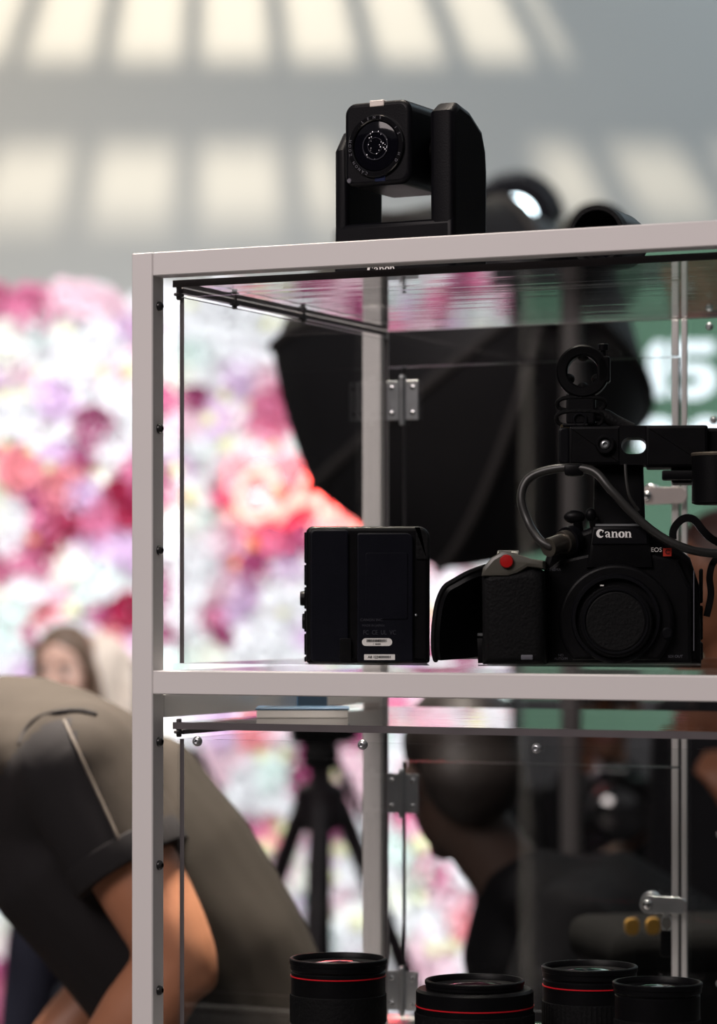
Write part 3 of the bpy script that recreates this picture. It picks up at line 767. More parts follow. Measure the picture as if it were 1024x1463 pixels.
bm = B(); box(bm, -.006, .004, -.0205, -.019, .0775, .0835, .0004, 1); obj('sensor_window', bm, mat('sensor_blue', (0.015, 0.02, 0.05), 0.15), head)
obj('badge', lathe(B(), [(.0022, -.0202), (.0018, -.0212)], 14, (-.030, 0, .080), 'y'), M_DIM, head)
wordmark(.0262, M_WHITE, ptz, (-.0100, -.0004, .0062))

# ------------------------------------------------------------------ short lens lying on the cabinet top
ln = P(851, 870, 2.40)
tl = thing('lying_lens', 'short black lens lying on its side on the cabinet top', 'lens', (ln.x, ln.y, 1.7806 + .0243), math.radians(-28))
obj('barrel', lathe(B(), [(.0206, .031), (.0206, .0121), (.0243, .0121), (.0243, .030), (.0235, .032), (.0235, .048), (.0215, .052), (.0215, .060), (.018, .0605)], 40, (0, 0, 0), 'y'), M_BLACK, tl)
obj('hood', lathe(B(), [(.0205, .010), (.0205, .0006), (.0212, 0), (.0238, 0), (.0243, .0006), (.0243, .0119), (.020, .0119), (.0205, .010)], 40, (0, 0, 0), 'y', False), M_RUB, tl)
obj('front_glass', lathe(B(), [(.0204, .0300), (.012, .0285), (.001, .0280)], 32, (0, 0, 0), 'y'), M_GLASS, tl)
obj('mount_ring', lathe(B(), [(.0195, .0606), (.0195, .064), (.016, .0645)], 32, (0, 0, 0), 'y'), M_STEEL, tl)

# ------------------------------------------------------------------ boxy camera body seen from below, upper compartment
rd = 2.50; rs = rd / FPX; ZF = ZM + .0058 + .0001
rb = P(525, 948, rd)
rec = thing('video_camera', 'black boxy camera body standing on end with two white stickers', 'camera', (rb.x, rd, ZF))
U = lambda px: (px - 525) * rs
V = lambda py: (948 - py) * rs
M_BLUEB = mat('blue_black_plastic', (0.0040, 0.0043, 0.0080), 0.42, spec=0.13, var=0.2, vscale=40, bump=0.15, bscale=900)
obj('shell', prism(B(), rrect(U(437), U(614), 0, V(752), (.003, .003, .010, .006)), 'y', 0, .085, .004, 3), M_BLACK, rec)
obj('side_cover', prism(B(), rrect(U(443), U(498), V(946), V(757), .004), 'y', -.0025, .001, .0015), M_BLUEB, rec)
plate = obj('bottom_plate', prism(B(), rrect(U(510), U(590), V(946), V(762), (.002, .002, .006, .002)), 'y', -.0035, .001, .0012), M_BLUEB, rec)
obj('groove_cover', prism(B(), rrect(U(485), U(502), V(946), V(912), .0015), 'y', -.0038, -.002, .0006), M_BLACK, rec)
obj('inset_cover', prism(B(), rrect(U(522), U(582), V(885), V(790), .002), 'y', -.0042, -.0034, .0004), M_BLUEB, plate)
obj('corner_bumper', prism(B(), rrect(U(594), U(612), V(800), V(754), (.002, .002, .010, .002)), 'y', -.0015, .002, .001), M_RUB, rec)
ys = (760, 804, 807, 836, 839, 870, 873, 903, 906, 936, 939, 946)
for a, b in zip(ys[::2], ys[1::2]):
    obj('side_rib', box(B(), U(434.2), U(437.5), .012, .070, V(b), V(a), .0005, 1), M_BLACK, rec)
for py, r_, pr in ((855, 10.5, 428), (888, 11.5, 431)):
    obj('knob', lathe(B(), [(r_ * rs, U(436)), (r_ * rs, U(pr + 2)), (r_ * rs * .9, U(pr)), (r_ * rs * .5, U(pr - .3))], 28, (0, .022, V(py)), 'x'), M_BLACK, rec)
dome_bolt('screw', Vector((U(594), -.0001, V(879))), (0, -1, 0), .0012, M_STEEL, rec)
for nm, rc, rad in (('sticker', (517, 560, 923, 912), 5.2), ('sticker', (520, 564, 943, 935), .4)):
    st = obj(nm, prism(B(), rrect(U(rc[0]), U(rc[1]), V(rc[2]), V(rc[3]), rad * rs), 'y', -.0037, -.0035), M_WHITE, plate, smooth=False)
    bm = B(); x = rc[0] + 6.5; r0 = random.Random(3)
    if rad > 1:
        while x < rc[1] - 8:
            w_ = r0.choice((.5, .8, 1.1)); box(bm, U(x), U(x + w_), -.0039, -.00365, V(917.6), V(913.6)); x += w_ + r0.choice((.4, .7))
        o = obj('barcode', bm, M_BLACK, st, smooth=False); o['kind'] = 'stuff'
        text('lettering', '1  00000', 3.2 * rs, M_BLACK, st, (U(538), -.0039, V(920.4)), ext=.0001)
    else:
        bm.free(); text('lettering', 'A8 1234000001', 5.2 * rs, M_BLACK, st, (U(542), -.0039, V(939)), ext=.0001, bold=.00004)
M_FAINT = mat('faint_print', (0.035, 0.035, 0.048), 0.5)
text('lettering', 'CANON INC.', 5.5 * rs, M_FAINT, plate, (U(531), -.0044, V(886)), ext=.0001)
text('lettering', 'MADE IN JAPAN', 4.5 * rs, M_FAINT, plate, (U(533), -.0037, V(894)), ext=.0001)
text('lettering', 'FC  CE  UL  VC', 9 * rs, M_FAINT, plate, (U(542), -.0037, V(904)), ext=.0001, sx=.8)

M_WORD = mat('wordmark_white', (0.95, 0.94, 0.93), 0.5)
# ------------------------------------------------------------------ the cinema camera, upper compartment
kd = 2.44; ks = kd / FPX; kb = P(868, 949.9, kd)
kin = thing('cinema_camera', 'black cinema camera with lens cap, top handle and red record button', 'camera', (kb.x, kd, ZF), math.radians(-6))
U = lambda px: (px - 868) * ks
V = lambda py: (949.9 - py) * ks
Q = lambda px, py, y: (U(px), y, V(py))
def poly(pts): return [(U(a), V(b)) for a, b in pts]
body = obj('body', prism(B(), poly([(776, 949), (776, 805), (784, 782), (800, 768), (845, 752), (925, 752), (950, 768), (985, 797), (999, 840), (1001, 949)]), 'y', .010, .098, .005, 3), M_BLACK, kin)
obj('front_plate', prism(B(), poly([(783, 948), (784, 812), (800, 800), (846, 790), (925, 790), (968, 800), (986, 840), (987, 948)]), 'y', .002, .012, .003, 2), M_BLACK, body)
hump = obj('hump', prism(B(), poly([(838, 812), (846, 752), (925, 752), (933, 812)]), 'y', -.002, .05, .003, 2), M_BLACK, kin)
obj('hump_plate', prism(B(), poly([(846, 778), (848, 755), (923, 755), (925, 778)]), 'y', -.0036, -.001, .0008), M_BLACK2, hump)
wordmark(50 * ks, M_WORD, hump, (U(877.5), -.0040, V(764)))
obj('accessory_shoe', box(B(), U(850), U(917), .004, .030, V(752.5), V(748.5), .0006, 1), M_STEEL, hump)
# lens mount, clipped by the foot of the body
hc = (U(880), V(888))
obj('mount_housing', prism(B(), [(hc[0] + 82 * ks * math.cos(2 * PI * i / 60), max(.0006, hc[1] + 82 * ks * math.sin(2 * PI * i / 60))) for i in range(60) if 2 * PI * i / 60 < 3.95 or 2 * PI * i / 60 > 5.47], 'y', -.007, .004, .003, 3), M_BLACK, body)
obj('mount_collar', lathe(B(), [(.0372, -.006), (.0372, -.010), (.0360, -.0125), (.0335, -.0125), (.0335, -.006)], 56, (hc[0], 0, hc[1] + .0022), 'y', False), M_BLACK2, body)
cap = obj('lens_cap', prism(B(), [(hc[0] + a, hc[1] + b) for a, b in gear(51 * ks, 44, .0007)], 'y', -.0190, -.0065, .0010, 1), M_BLACK, kin)
obj('cap_rim', ring(B(), 43 * ks, 47 * ks, -.0205, -.0185, 56, (hc[0], 0, hc[1]), 'y', .0006), M_BLACK2, cap)
obj('cap_disc', lathe(B(), [(42 * ks, -.0186), (42 * ks, -.0196), (40.5 * ks, -.0200), (.001, -.0200)], 56, (hc[0], 0, hc[1]), 'y'), M_RUB, cap)
wordmark(44 * ks, mat('embossed_print', (0.0068, 0.0068, 0.0075), 0.6, spec=0.13), cap, (hc[0], -.0203, hc[1]))
obj('index_mark', box(B(), U(858), U(863), -.0193, -.0188, V(838), V(836), .0001, 1), M_WHITE, cap)
obj('release_button', lathe(B(), [(.005, -.004), (.005, -.008), (.0035, -.009)], 20, (U(952), 0, V(905)), 'y'), M_BLACK2, body)
text('lettering', 'EOS', 9.0 * ks, M_WHITE, body, (U(937), .0017, V(786)), ext=.0001)
sq = obj('badge', box(B(), U(946.5), U(958.5), .0014, .0030, V(795), V(783.5)), mat('badge_red', (0.55, 0.035, 0.02), 0.4), body)
text('lettering', 'C', 9.5 * ks, mat('badge_dark', (0.10, 0.01, 0.01), 0.4), sq, (U(952.7), .0012, V(789.2)), ext=.0001, bold=.0002)
text('lettering', 'CINEMA', 5.5 * ks, M_DIM, body, (U(791), .0017, V(814)), ext=.0001)
text('lettering', 'SDI OUT', 5.5 * ks, M_DIM, body, (U(964), .0017, V(938)), ext=.0001)
text('lettering', 'ND\nAUTO/M', 5.0 * ks, M_DIM, body, (U(801), .0017, V(939)), ext=.0001)
# grip, record button, lever
grip = obj('grip', prism(B(), poly([(692, 949), (691, 826), (700, 815), (735, 812), (765, 810), (779, 818), (781, 949)]), 'y', -.034, .060, .0085, 4), M_RUB, kin)
M_GTOP = mat('olive_grey_shell', (0.085, 0.08, 0.066), 0.35, var=0.05)
gt = obj('grip_top', prism(B(), poly([(691, 824), (693, 812), (706, 797), (722, 788), (738, 791), (760, 799), (779, 802), (779, 814), (757, 811), (742, 820), (728, 824)]), 'y', -.036, .050, .003, 2), M_GTOP, kin)
obj('record_button', lathe(B(), [(9.6 * ks, -.0355), (9.6 * ks, -.0385), (8.5 * ks, -.0395), (.001, -.0399)], 28, (U(727), 0, V(803)), 'y'), mat('record_red', (0.42, 0.008, 0.008), 0.3), gt)
obj('wheel', lathe(B(), [(.0085, U(712)), (.0095, U(713)), (.0095, U(742)), (.0085, U(743))], 28, (0, -.018, V(803)), 'x'), M_GTOP, gt)
obj('side_lever', box(B(), U(768), U(777), -.016, -.006, V(912), V(868), .0015), M_BLACK2, grip)
obj('rivet', lathe(B(), [(.0022, -.0165), (.0022, -.0180), (.0012, -.0186)], 12, (U(777), 0, V(914)), 'y'), M_CHROME, grip)
obj('foot_plate', box(B(), U(747), U(764), -.0352, -.020, V(942), V(935), .0008), M_DIM, grip)
# hand strap: a padded band from the grip's shoulder round to its foot
outer = spline([Q(693, 810, -.004), Q(672, 818, -.012), Q(652, 829, -.014), Q(636, 840, -.014), Q(626, 862, -.012), Q(621, 895, -.012), Q(620, 925, -.010), Q(622, 943, -.004)], 5)
inner = spline([Q(694, 815, .040), Q(691, 830, .044), Q(688, 850, .046), Q(684, 870, .046), Q(679, 888, .046), Q(676, 903, .046), Q(677, 916, .046), Q(690, 943, .044)], 5)
bm = B()
g = [[bm.verts.new(Vector(a).lerp(Vector(b), t)) for t in (0, .35, .7, 1)] for a, b in zip(outer, inner)]
for a, b in zip(g, g[1:]):
    for j in range(3): bm.faces.new((a[j], a[j + 1], b[j + 1], b[j]))
bm.normal_update(); bmesh.ops.solidify(bm, geom=bm.faces[:], thickness=.006)
hs = obj('hand_strap', bm, M_BLACK, kin, angle=1.2)
obj('piping', tube(B(), outer, .0024, 8, cap='round'), M_RUB, hs)
obj('piping', tube(B(), spline([Vector(p).lerp(Vector(q), .16) + Vector((-.003, -.003, 0)) for p, q in zip(outer[4:-2:3], inner[4:-2:3])], 4), .0015, 6, cap='round'), M_RUB, hs)
obj('strap_buckle', box(B(), U(678), U(693), .030, .034, V(910), V(905), .0005, 1), M_STEEL, hs)
obj('strap_tail', prism(B(), poly([(680, 949), (678, 912), (694, 912), (694, 949)]), 'y', .020, .030, .002), M_BLACK, hs)
# ports down the right side
for k, (a, b) in enumerate(((812, 862), (865, 915), (918, 944))):
    obj('port_cover', box(B(), U(998.5), U(1003.5), .022, .070, V(b), V(a), .002, 2), M_RUB, body)
obj('port_seam', box(B(), U(989.5), U(990.8), .0055, .0090, V(930), V(815)), M_DIM, body)
# connector and cable
bm = B(); p0 = Vector(Q(812, 772, .006)); p1 = Vector(Q(784, 783, -.016))
tube(bm, [p0, p0.lerp(p1, .3), p0.lerp(p1, .31), p1], [.0095, .0095, .0078, .0078], 22); obj('connector', bm, mat('connector_metal', (0.16, 0.145, 0.125), 0.28, metal=.85), kin)
obj('connector_ring', tube(B(), [Vector(Q(818, 770, .010)), Vector(Q(810, 773, .004))], .0118, 24), M_BLACK2, kin)
cab_pts = spline([Q(788, 782, -.015), Q(772, 772, -.012), Q(754, 745, .0), Q(744, 712, .004), Q(752, 686, .006), Q(775, 673, .006), Q(812, 668, .002), Q(848, 674, -.004), Q(872, 700, -.010), Q(905, 736, -.012), Q(938, 764, -.012), Q(972, 782, -.012), Q(1005, 790, -.006), Q(1050, 792, .004)], 6)
M_CABLE = mat('cable_jacket', (0.022, 0.021, 0.020), 0.38)
obj('cable', tube(B(), cab_pts, 6.4 * ks, 12, cap='round'), M_CABLE, kin)
obj('cable_clip', box(B(), U(806), U(834), -.004, .012, V(680), V(663), .002), M_BLACK, kin)
obj('thin_cable', tube(B(), spline([Q(893, 664, -.003), Q(895, 690, -.005), Q(900, 712, -.006), Q(912, 730, -.004)], 5), .0014, 8), M_CABLE, kin)
# top handle
obj('handle_riser', prism(B(), poly([(846, 751), (847, 664), (918, 664), (921, 751)]), 'y', .020, .050, .003), M_BLACK, kin)
bar = obj('handle_bar', prism(B(), rrect(U(812), U(887), V(664), V(608), .002), 'y', .004, .050, .0025), M_BLACK, kin)
for sg_ in (-1, 1):       # the bar either side of the oblong slot
    e_ = 608 if sg_ < 0 else 664
    pts = [(885, e_), (926, e_), (926, 636.5)] + [(910.5 + 12 * math.cos(a), 636.5 + sg_ * 12 * math.sin(a)) for a in [PI / 2 * i / 6 for i in range(7)]]
    pts += [(899 + 12 * math.cos(a), 636.5 + sg_ * 12 * math.sin(a)) for a in [PI / 2 + PI / 2 * i / 6 for i in range(7)]] + [(885, 636.5)]
    obj('slot_half', prism(B(), poly(pts), 'y', .0045, .050), M_BLACK, bar)
obj('bar_block', prism(B(), rrect(U(922), U(1010), V(668), V(608), .002), 'y', .002, .052, .0025), M_BLACK, bar)
obj('bar_block', prism(B(), rrect(U(958), U(1090), V(690), V(611), .003), 'y', .012, .060, .003), M_BLACK, bar)
obj('end_cap', prism(B(), rrect(U(797), U(814), V(663), V(609), .004), 'y', .006, .046, .002), M_BLACK2, bar)
obj('end_glint', lathe(B(), [(.0048, V(612)), (.0048, V(606)), (.004, V(605))], 18, (U(808), .012, 0), 'z'), mat('gold_glint', (0.62, 0.48, 0.28), 0.3, metal=1.0), bar)  # brass disc put in as the gold glint on the end cap
obj('screw_boss', ring(B(), 8.4 * ks, 14 * ks, -.001, .005, 32, (U(864), 0, V(635)), 'y', .001), M_BLACK, bar)
dome_bolt('socket_screw', Vector((U(864), .0045, V(635))), (0, -1, 0), 8.3 * ks, M_STEEL, bar)
obj('knob', lathe(B(), [(.0185, V(722)), (.0215, V(720)), (.0215, V(652)), (.0205, V(650)), (.0205, V(648))], 36, (U(1024), -.004, 0), 'z'), M_BLACK, bar)
obj('knob_ring', lathe(B(), [(.0220, V(653)), (.0222, V(650)), (.0216, V(648.5)), (.0206, V(648.5)), (.0206, V(653))], 36, (U(1024), -.004, 0), 'z', False), mat('worn_brass', (0.45, 0.38, 0.30), 0.3, metal=.9), bar)
obj('latch_plate', box(B(), U(945), U(1000), -.006, .020, V(686), V(673), .0012), M_BLACK, bar)
# microphone holder
mh = obj('microphone_ring', ring(B(), 22 * ks, 38 * ks, .006, .026, 40, (U(832), 0, V(529)), 'y', .0015), M_BLACK, kin)
bm = B()
for a in (1.57, 3.6, 5.8, 4.71): ellipsoid(bm, (U(832) + 23 * ks * math.cos(a), .016, V(529) + 23 * ks * math.sin(a)), (.0052, .009, .0046), None, 12, 8)
obj('rubber_lobe', bm, M_RUB, mh)
obj('clamp', prism(B(), rrect(U(853), U(871), V(545), V(508), .002), 'y', .006, .026, .0015), M_BLACK, mh)
bm = B(); lathe(bm, [(.0024, V(510)), (.0024, V(499)), (.0044, V(498.5)), (.0044, V(490)), (.0038, V(489))], 16, (U(861), .016, 0), 'z'); obj('clamp_screw', bm, M_BLACK2, mh)
for (xa_, xb_, ya, yb) in ((795, 864, 585, 566), (794, 861, 607, 586)):
    pts = [Q(xa_ + (xb_ - xa_) * (.5 + .5 * math.copysign(abs(math.cos(t)) ** .6, math.cos(t))), (ya + yb) / 2 + (ya - yb) / 2 * math.copysign(abs(math.sin(t)) ** .8, math.sin(t)), .012 + .003 * math.sin(t)) for t in [2 * PI * i / 28 for i in range(29)]]
    obj('elastic_loop', tube(B(), pts, .0019, 8), M_RUB, mh)
obj('holder_post', prism(B(), rrect(U(808), U(850), V(606), V(558), .003), 'y', .008, .022, .002), M_BLACK, mh)
obj('holder_foot', box(B(), U(803), U(840), .006, .026, V(609), V(604), .001), M_BLACK, mh)
obj('holder_eye', ring(B(), .0042, .0062, .006, .012, 20, (U(828), 0, V(599)), 'y', .0006), M_BLACK2, mh)
obj('holder_arm', tube(B(), spline([Q(842, 590, .016), Q(862, 592, .016), Q(880, 602, .016), Q(902, 613, .016)], 5), .0058, 12), M_RUB, mh)
# wing knobs by the handle's foot and the neck strap
for px, py, rx_ in ((820, 738, 16), (843, 735, 8)):
    bm = B(); ellipsoid(bm, Q(px, py, .012), (rx_ * ks, .005, 10 * ks), None, 14, 8); tube(bm, [Q(px + 4, py + 6, .012), Q(px + 6, py + 22, .016)], .004, 10)
    obj('wing_knob', bm, M_BLACK, kin)
def ribbon(pts, w, th, m, parent, name):
    bm = B(); pts = spline(pts, 6); up = Vector((0, 1, 0)); a_, b_ = [], []
    for p in pts: a_.append(bm.verts.new(p - up * w / 2)); b_.append(bm.verts.new(p + up * w / 2))
    for i in range(len(pts) - 1): bm.faces.new((a_[i], b_[i], b_[i + 1], a_[i + 1]))
    bm.normal_update(); bmesh.ops.solidify(bm, geom=bm.faces[:], thickness=th); return obj(name, bm, m, parent, angle=1.2)
ns_ = ribbon([Q(966, 770, .02), Q(967, 757, .02), Q(977, 746, .02), Q(988, 747, .02), Q(1000, 762, .02), Q(1016, 776, .022), Q(1050, 792, .03)], .016, .0062, M_BLACK, kin, 'neck_strap')
ribbon([Q(1020, 794, .018), Q(1012, 805, .012), Q(1008, 825, .012), Q(1010, 850, .020), Q(1004, 880, .026)], .014, .0055, M_BLACK, ns_, 'strap_end')

# ------------------------------------------------------------------ four lenses on the lower floor
ZF2 = ZB + .0058 + .0001
def upright_lens(name, label, px, py, d, r, rim_r, red_dz, neck, glass_m, prof_lo):
    c = P(px, py, d); H = c.z - ZF2
    t = thing(name, label, 'lens', (c.x, c.y, ZF2), 0, 'lenses on the lower shelf')
    sh = H - neck
    obj('barrel', lathe(B(), [(prof_lo, 0), (prof_lo + .001, .001), (prof_lo + .001, H * .35), (r - .001, H * .40), (r - .001, H * .42), (r, H * .43), (r, sh - .002), (r - .002, sh), (rim_r - .004, sh + .0001)], 56), M_BLACK, t)
    obj('front_rim', lathe(B(), [(rim_r - .002, sh - .0005), (rim_r - .0008, sh + .001), (rim_r - .0008, sh + neck * .5), (rim_r, sh + neck * .55), (rim_r, H - .0008), (rim_r - .0008, H), (rim_r - .0024, H), (rim_r - .0030, H - .0008), (rim_r - .0036, H - .005), (rim_r - .007, H - .006), (rim_r - .011, H - .0075)], 56, close=False), M_BLACK, t)
    obj('front_glass', lathe(B(), [(rim_r - .0105, H - .0078), (rim_r * .55, H - .0045), (rim_r * .25, H - .0030), (.0005, H - .0026)], 48), glass_m, t)
    if red_dz: obj('red_ring', ring(B(), r - .0004, r + .0005, H - red_dz - .0005, H - red_dz + .0005, 56, (0, 0, 0), 'z'), M_RED, t)
    bm = B(); prism(bm, gear(r + .0004, 60, .0006), 'z', H * .46, H * .70, .0004, 1); obj('focus_ring', bm, M_RUB, t)
    return t
G1 = mat('glass_magenta', (0.03, 0.004, 0.012), 0.05, spec=1.0, coat=1.0); G2 = mat('glass_teal', (0.008, 0.016, 0.018), 0.05, spec=1.0, coat=1.0)
upright_lens('camera_lens', 'tall black lens with red ring standing beside the rear post', 483, 1368, 2.52, .0405, .0418, .0150, .010, G1, .036)
upright_lens('camera_lens', 'widest black lens with stepped collar and thin red ring', 678, 1399, 2.46, .0492, .0418, .0215, .0075, G1, .040)
upright_lens('camera_lens', 'black lens with red ring half hidden behind the plain lens', 842, 1379, 2.49, .0395, .0408, .0165, .010, G2, .036)
upright_lens('camera_lens', 'plain black lens without red ring near the lock', 939, 1402, 2.385, .0345, .0365, 0, .009, G2, .030)
# ------------------------------------------------------------------ people
def skin(name, col): return mat(name, col, 0.5, var=0.10, vscale=18, bump=0.15, bscale=220)
def cap_tube(bm, pts, rad, seg=14, flat=1.0, up=None):
    tube(bm, pts, rad, seg, flat, 'round', up)
def fingers(bm, wrist, aim, palm_n, size=1.0, curl=0.7, side=1):
    """palm and five bent fingers; aim: wrist to knuckles, palm_n: out of the palm"""
    aim = Vector(aim).normalized(); n = Vector(palm_n); n = (n - aim * n.dot(aim)).normalized(); ac = aim.cross(n) * side
    w = Vector(wrist); k = w + aim * .085 * size
    cap_tube(bm, [w, w + aim * .045 * size, k], [.026 * size, .036 * size, .037 * size], 14, .42, up=ac)
    for i, (ln, off) in enumerate(((.070, .030), (.078, .010), (.073, -.010), (.058, -.029))):
        p = k + ac * off * size - aim * .008; d = (aim + n * .25 * curl).normalized(); pts = [p]; r = []
        for j, f in enumerate((.45, .32, .23)):
            p = p + d * ln * f * size; pts.append(p); d = (d + n * curl * .75).normalized()
        cap_tube(bm, pts, [.0095 * size, .009 * size, .0083 * size, .0072 * size], 8)
    p = w + aim * .025 * size + ac * .030 * size; d = (ac * .8 + aim * .6 + n * .3).normalized()
    cap_tube(bm, [p, p + d * .035 * size, p + d * .035 * size + (d + aim * .8 + n * .3 * curl).normalized() * .030 * size], [.012 * size, .0105 * size, .008 * size], 8)

def head_parts(c, f, up, sm, hm, parent, hair='short', eyes=True, s=1.0, lip=(0.45, 0.16, 0.15)):
    """head volumes for the body skin, plus eyes, brows, mouth and hair as parts; returns the adder"""
    f = Vector(f).normalized(); up = Vector(up); up = (up - f * up.dot(f)).normalized(); r = f.cross(up)
    c = Vector(c); R = Matrix((r, f, up)).transposed()
    at = lambda x, y, z: c + (r * x + f * y + up * z) * s
    def add(bm):
        ellipsoid(bm, at(0, -.010, .030), (.075 * s, .095 * s, .088 * s), R)
        ellipsoid(bm, at(0, .022, -.035), (.060 * s, .068 * s, .078 * s), R)
        cap_tube(bm, [at(0, .083, .018), at(0, .098, -.010), at(0, .104, -.024)], [.010 * s, .012 * s, .015 * s], 10)
        ellipsoid(bm, at(0, .072, -.092), (.026 * s, .022 * s, .020 * s), R)
        for k in (-1, 1):
            ellipsoid(bm, at(k * .076, -.006, -.008), (.010 * s, .018 * s, .031 * s), R)
            ellipsoid(bm, at(k * .040, .062, -.024), (.024 * s, .020 * s, .020 * s), R)
    if eyes:
        for k in (-1, 1):
            bm = B(); ellipsoid(bm, at(k * .031, .076, .006), (.013 * s, .010 * s, .008 * s), R, 10, 6); e = obj('eye', bm, mat('eye_white', (0.6, 0.58, 0.56), 0.3), parent)
            bm = B(); ellipsoid(bm, at(k * .031, .083, .006), (.0055 * s, .005 * s, .0058 * s), R, 8, 6); obj('iris', bm, mat('iris', (0.03, 0.02, 0.015), 0.3), e)
            obj('eyebrow', tube(B(), [at(k * .016, .086, .024), at(k * .032, .086, .029), at(k * .048, .074, .024)], .0035 * s, 6, cap='round'), hm, parent)
        bm = B(); ellipsoid(bm, at(0, .084, -.058), (.024 * s, .010 * s, .007 * s), R, 12, 6); obj('mouth', bm, mat('lips', lip, 0.5), parent)
    def hb(bm):
        ellipsoid(bm, at(0, -.022, .046), (.083 * s, .098 * s, .086 * s), R)
        ellipsoid(bm, at(0, -.058, -.005), (.076 * s, .060 * s, .075 * s), R)
        if hair == 'long':
            for k in (-1, 1):
                cap_tube(bm, [at(k * .062, .012, .06), at(k * .080, -.012, -.03), at(k * .082, -.020, -.12), at(k * .070, -.03, -.20)], [.026 * s, .028 * s, .034 * s, .022 * s], 10)
            cap_tube(bm, [at(0, -.085, .03), at(0, -.09, -.08), at(0, -.085, -.20)], [.06 * s, .07 * s, .05 * s], 12)
    if hair: organic('hair', hb, .009, hm, parent, 4)
    return add

def figure_person(label, base, yaw, sm_col, hair_col, shirt_col, trouser_col, H=1.72, lean=0.0, arms=None, hair='short', head_f=(0, 1, -.1), eyes=True, name='person', twist=0.0, crouch=0.0, cap=False):
    """a standing or half crouched person facing local +Y; arms: two (elbow, wrist, palm normal) in local coordinates"""
    t = thing(name, label, 'person', base, yaw)
    sm = skin('skin', sm_col); hm = mat('hair', hair_col, 0.55, var=0.3, vscale=60)
    cl = mat('cloth', shirt_col, 0.8, var=0.15, vscale=12, bump=0.3, bscale=300, spec=0.07); tr = mat('trousers', trouser_col, 0.8, var=0.12, vscale=14, spec=0.07)
    k = H / 1.72
    hip = Vector((0, -.10 * crouch, (.93 - .33 * crouch) * k))
    q = Matrix.Rotation(-lean, 3, 'X')
    at = lambda x, y, z: hip + (q @ (Vector((x, y, z)) * k))
    neck = at(0, .01, .53); hd = neck + Vector((0, .03, .165)) * k + Vector((0, .05 * lean, 0))
    sh = [at(s_ * .185, 0, .46) for s_ in (-1, 1)]
    if arms is None:
        arms = [((s_ * .25, .02, (1.12 - .30 * crouch) * k), (s_ * .24, .14, (.88 - .25 * crouch) * k), (-s_, 0, 0)) for s_ in (-1, 1)]
    addh = head_parts(hd, head_f, (0, .0, 1), sm, hm, t, hair, eyes, k)
    def body(bm):
        addh(bm)
        cap_tube(bm, [neck - Vector((0, 0, .07)), neck, hd - Vector((0, .01, .05))], [.062 * k, .056 * k, .054 * k])
        ellipsoid(bm, at(0, 0, .30), (.14 * k, .085 * k, .20 * k), q)
        ellipsoid(bm, at(0, 0, .05), (.14 * k, .095 * k, .13 * k), q)
        for (e, w, pn), s_, s0 in zip(arms, (-1, 1), sh):
            e, w = Vector(e), Vector(w)
            cap_tube(bm, [s0, s0.lerp(e, .5), e, e.lerp(w, .3), w], [.048 * k, .043 * k, .037 * k, .037 * k, .026 * k])
            fingers(bm, w, w - e, pn, 1.0 * k, .7, s_)
    organic('body', body, .008, sm, t, 4)
    if cap:
        bm = B(); ellipsoid(bm, hd + Vector((0, -.012, .052)) * k, (.092 * k, .108 * k, .092 * k), None, 20, 12)
        prism(bm, [(hd.x + .085 * k * math.cos(a), hd.y + .06 * k + .10 * k * math.sin(a)) for a in [PI * i / 12 for i in range(13)]], 'z', hd.z + .045 * k, hd.z + .055 * k, .002, 1)
        obj('cap', bm, mat('cap_cloth', (0.012, 0.010, 0.010), 0.85), t)
    def shirt(bm):
        cap_tube(bm, [at(0, 0, .02), at(0, 0, .14), at(0, .0, .30), at(0, -.005, .42), at(0, 0, .475)], [.158 * k, .150 * k, .170 * k, .175 * k, .12 * k], 20, .62, up=q @ Vector((1, 0, 0)))
        cap_tube(bm, [neck - Vector((0, 0, .09)), neck - Vector((0, 0, .015))], [.085 * k, .066 * k])
        for (e, w, pn), s0 in zip(arms, sh):
            e, w = Vector(e), Vector(w)
            cap_tube(bm, [at(0, 0, .40).lerp(s0, .55), s0, s0.lerp(e, .5)], [.08 * k, .070 * k, .062 * k])
            cap_tube(bm, [s0.lerp(e, .5), e, e.lerp(w, .45), e.lerp(w, .88)], [.062 * k, .054 * k, .050 * k, .040 * k])
    organic('shirt', shirt, .010, cl, t, 5)
    def legs(bm):
        cap_tube(bm, [at(0, 0, .10), at(0, 0, -.02)], [.155 * k, .165 * k], 18, .68, up=q @ Vector((1, 0, 0)))
        for s_ in (-1, 1):
            h0 = hip + Vector((s_ * .085, 0, -.02)) * k; kn = Vector((s_ * .11, .06 + .30 * crouch, (.50 - .06 * crouch) * k)); an = Vector((s_ * .11, -.02 - .05 * crouch, .085))
            cap_tube(bm, [h0, h0.lerp(kn, .5), kn, kn.lerp(an, .35), an], [.092 * k, .078 * k, .060 * k, .058 * k, .050 * k])
    organic('trousers', legs, .012, tr, t, 4)
    for s_ in (-1, 1):
        bm = B(); yb = -.05 * crouch
        prism(bm, [(yb - .09, .001), (yb + .16, .001), (yb + .18, .02), (yb + .15, .045), (yb + .06, .075), (yb + .02, .095), (yb - .08, .09), (yb - .095, .04)], 'x', s_ * .11 - .043, s_ * .11 + .043, .016, 3)
        obj('shoe', bm, M_BLACK, t)
    return t

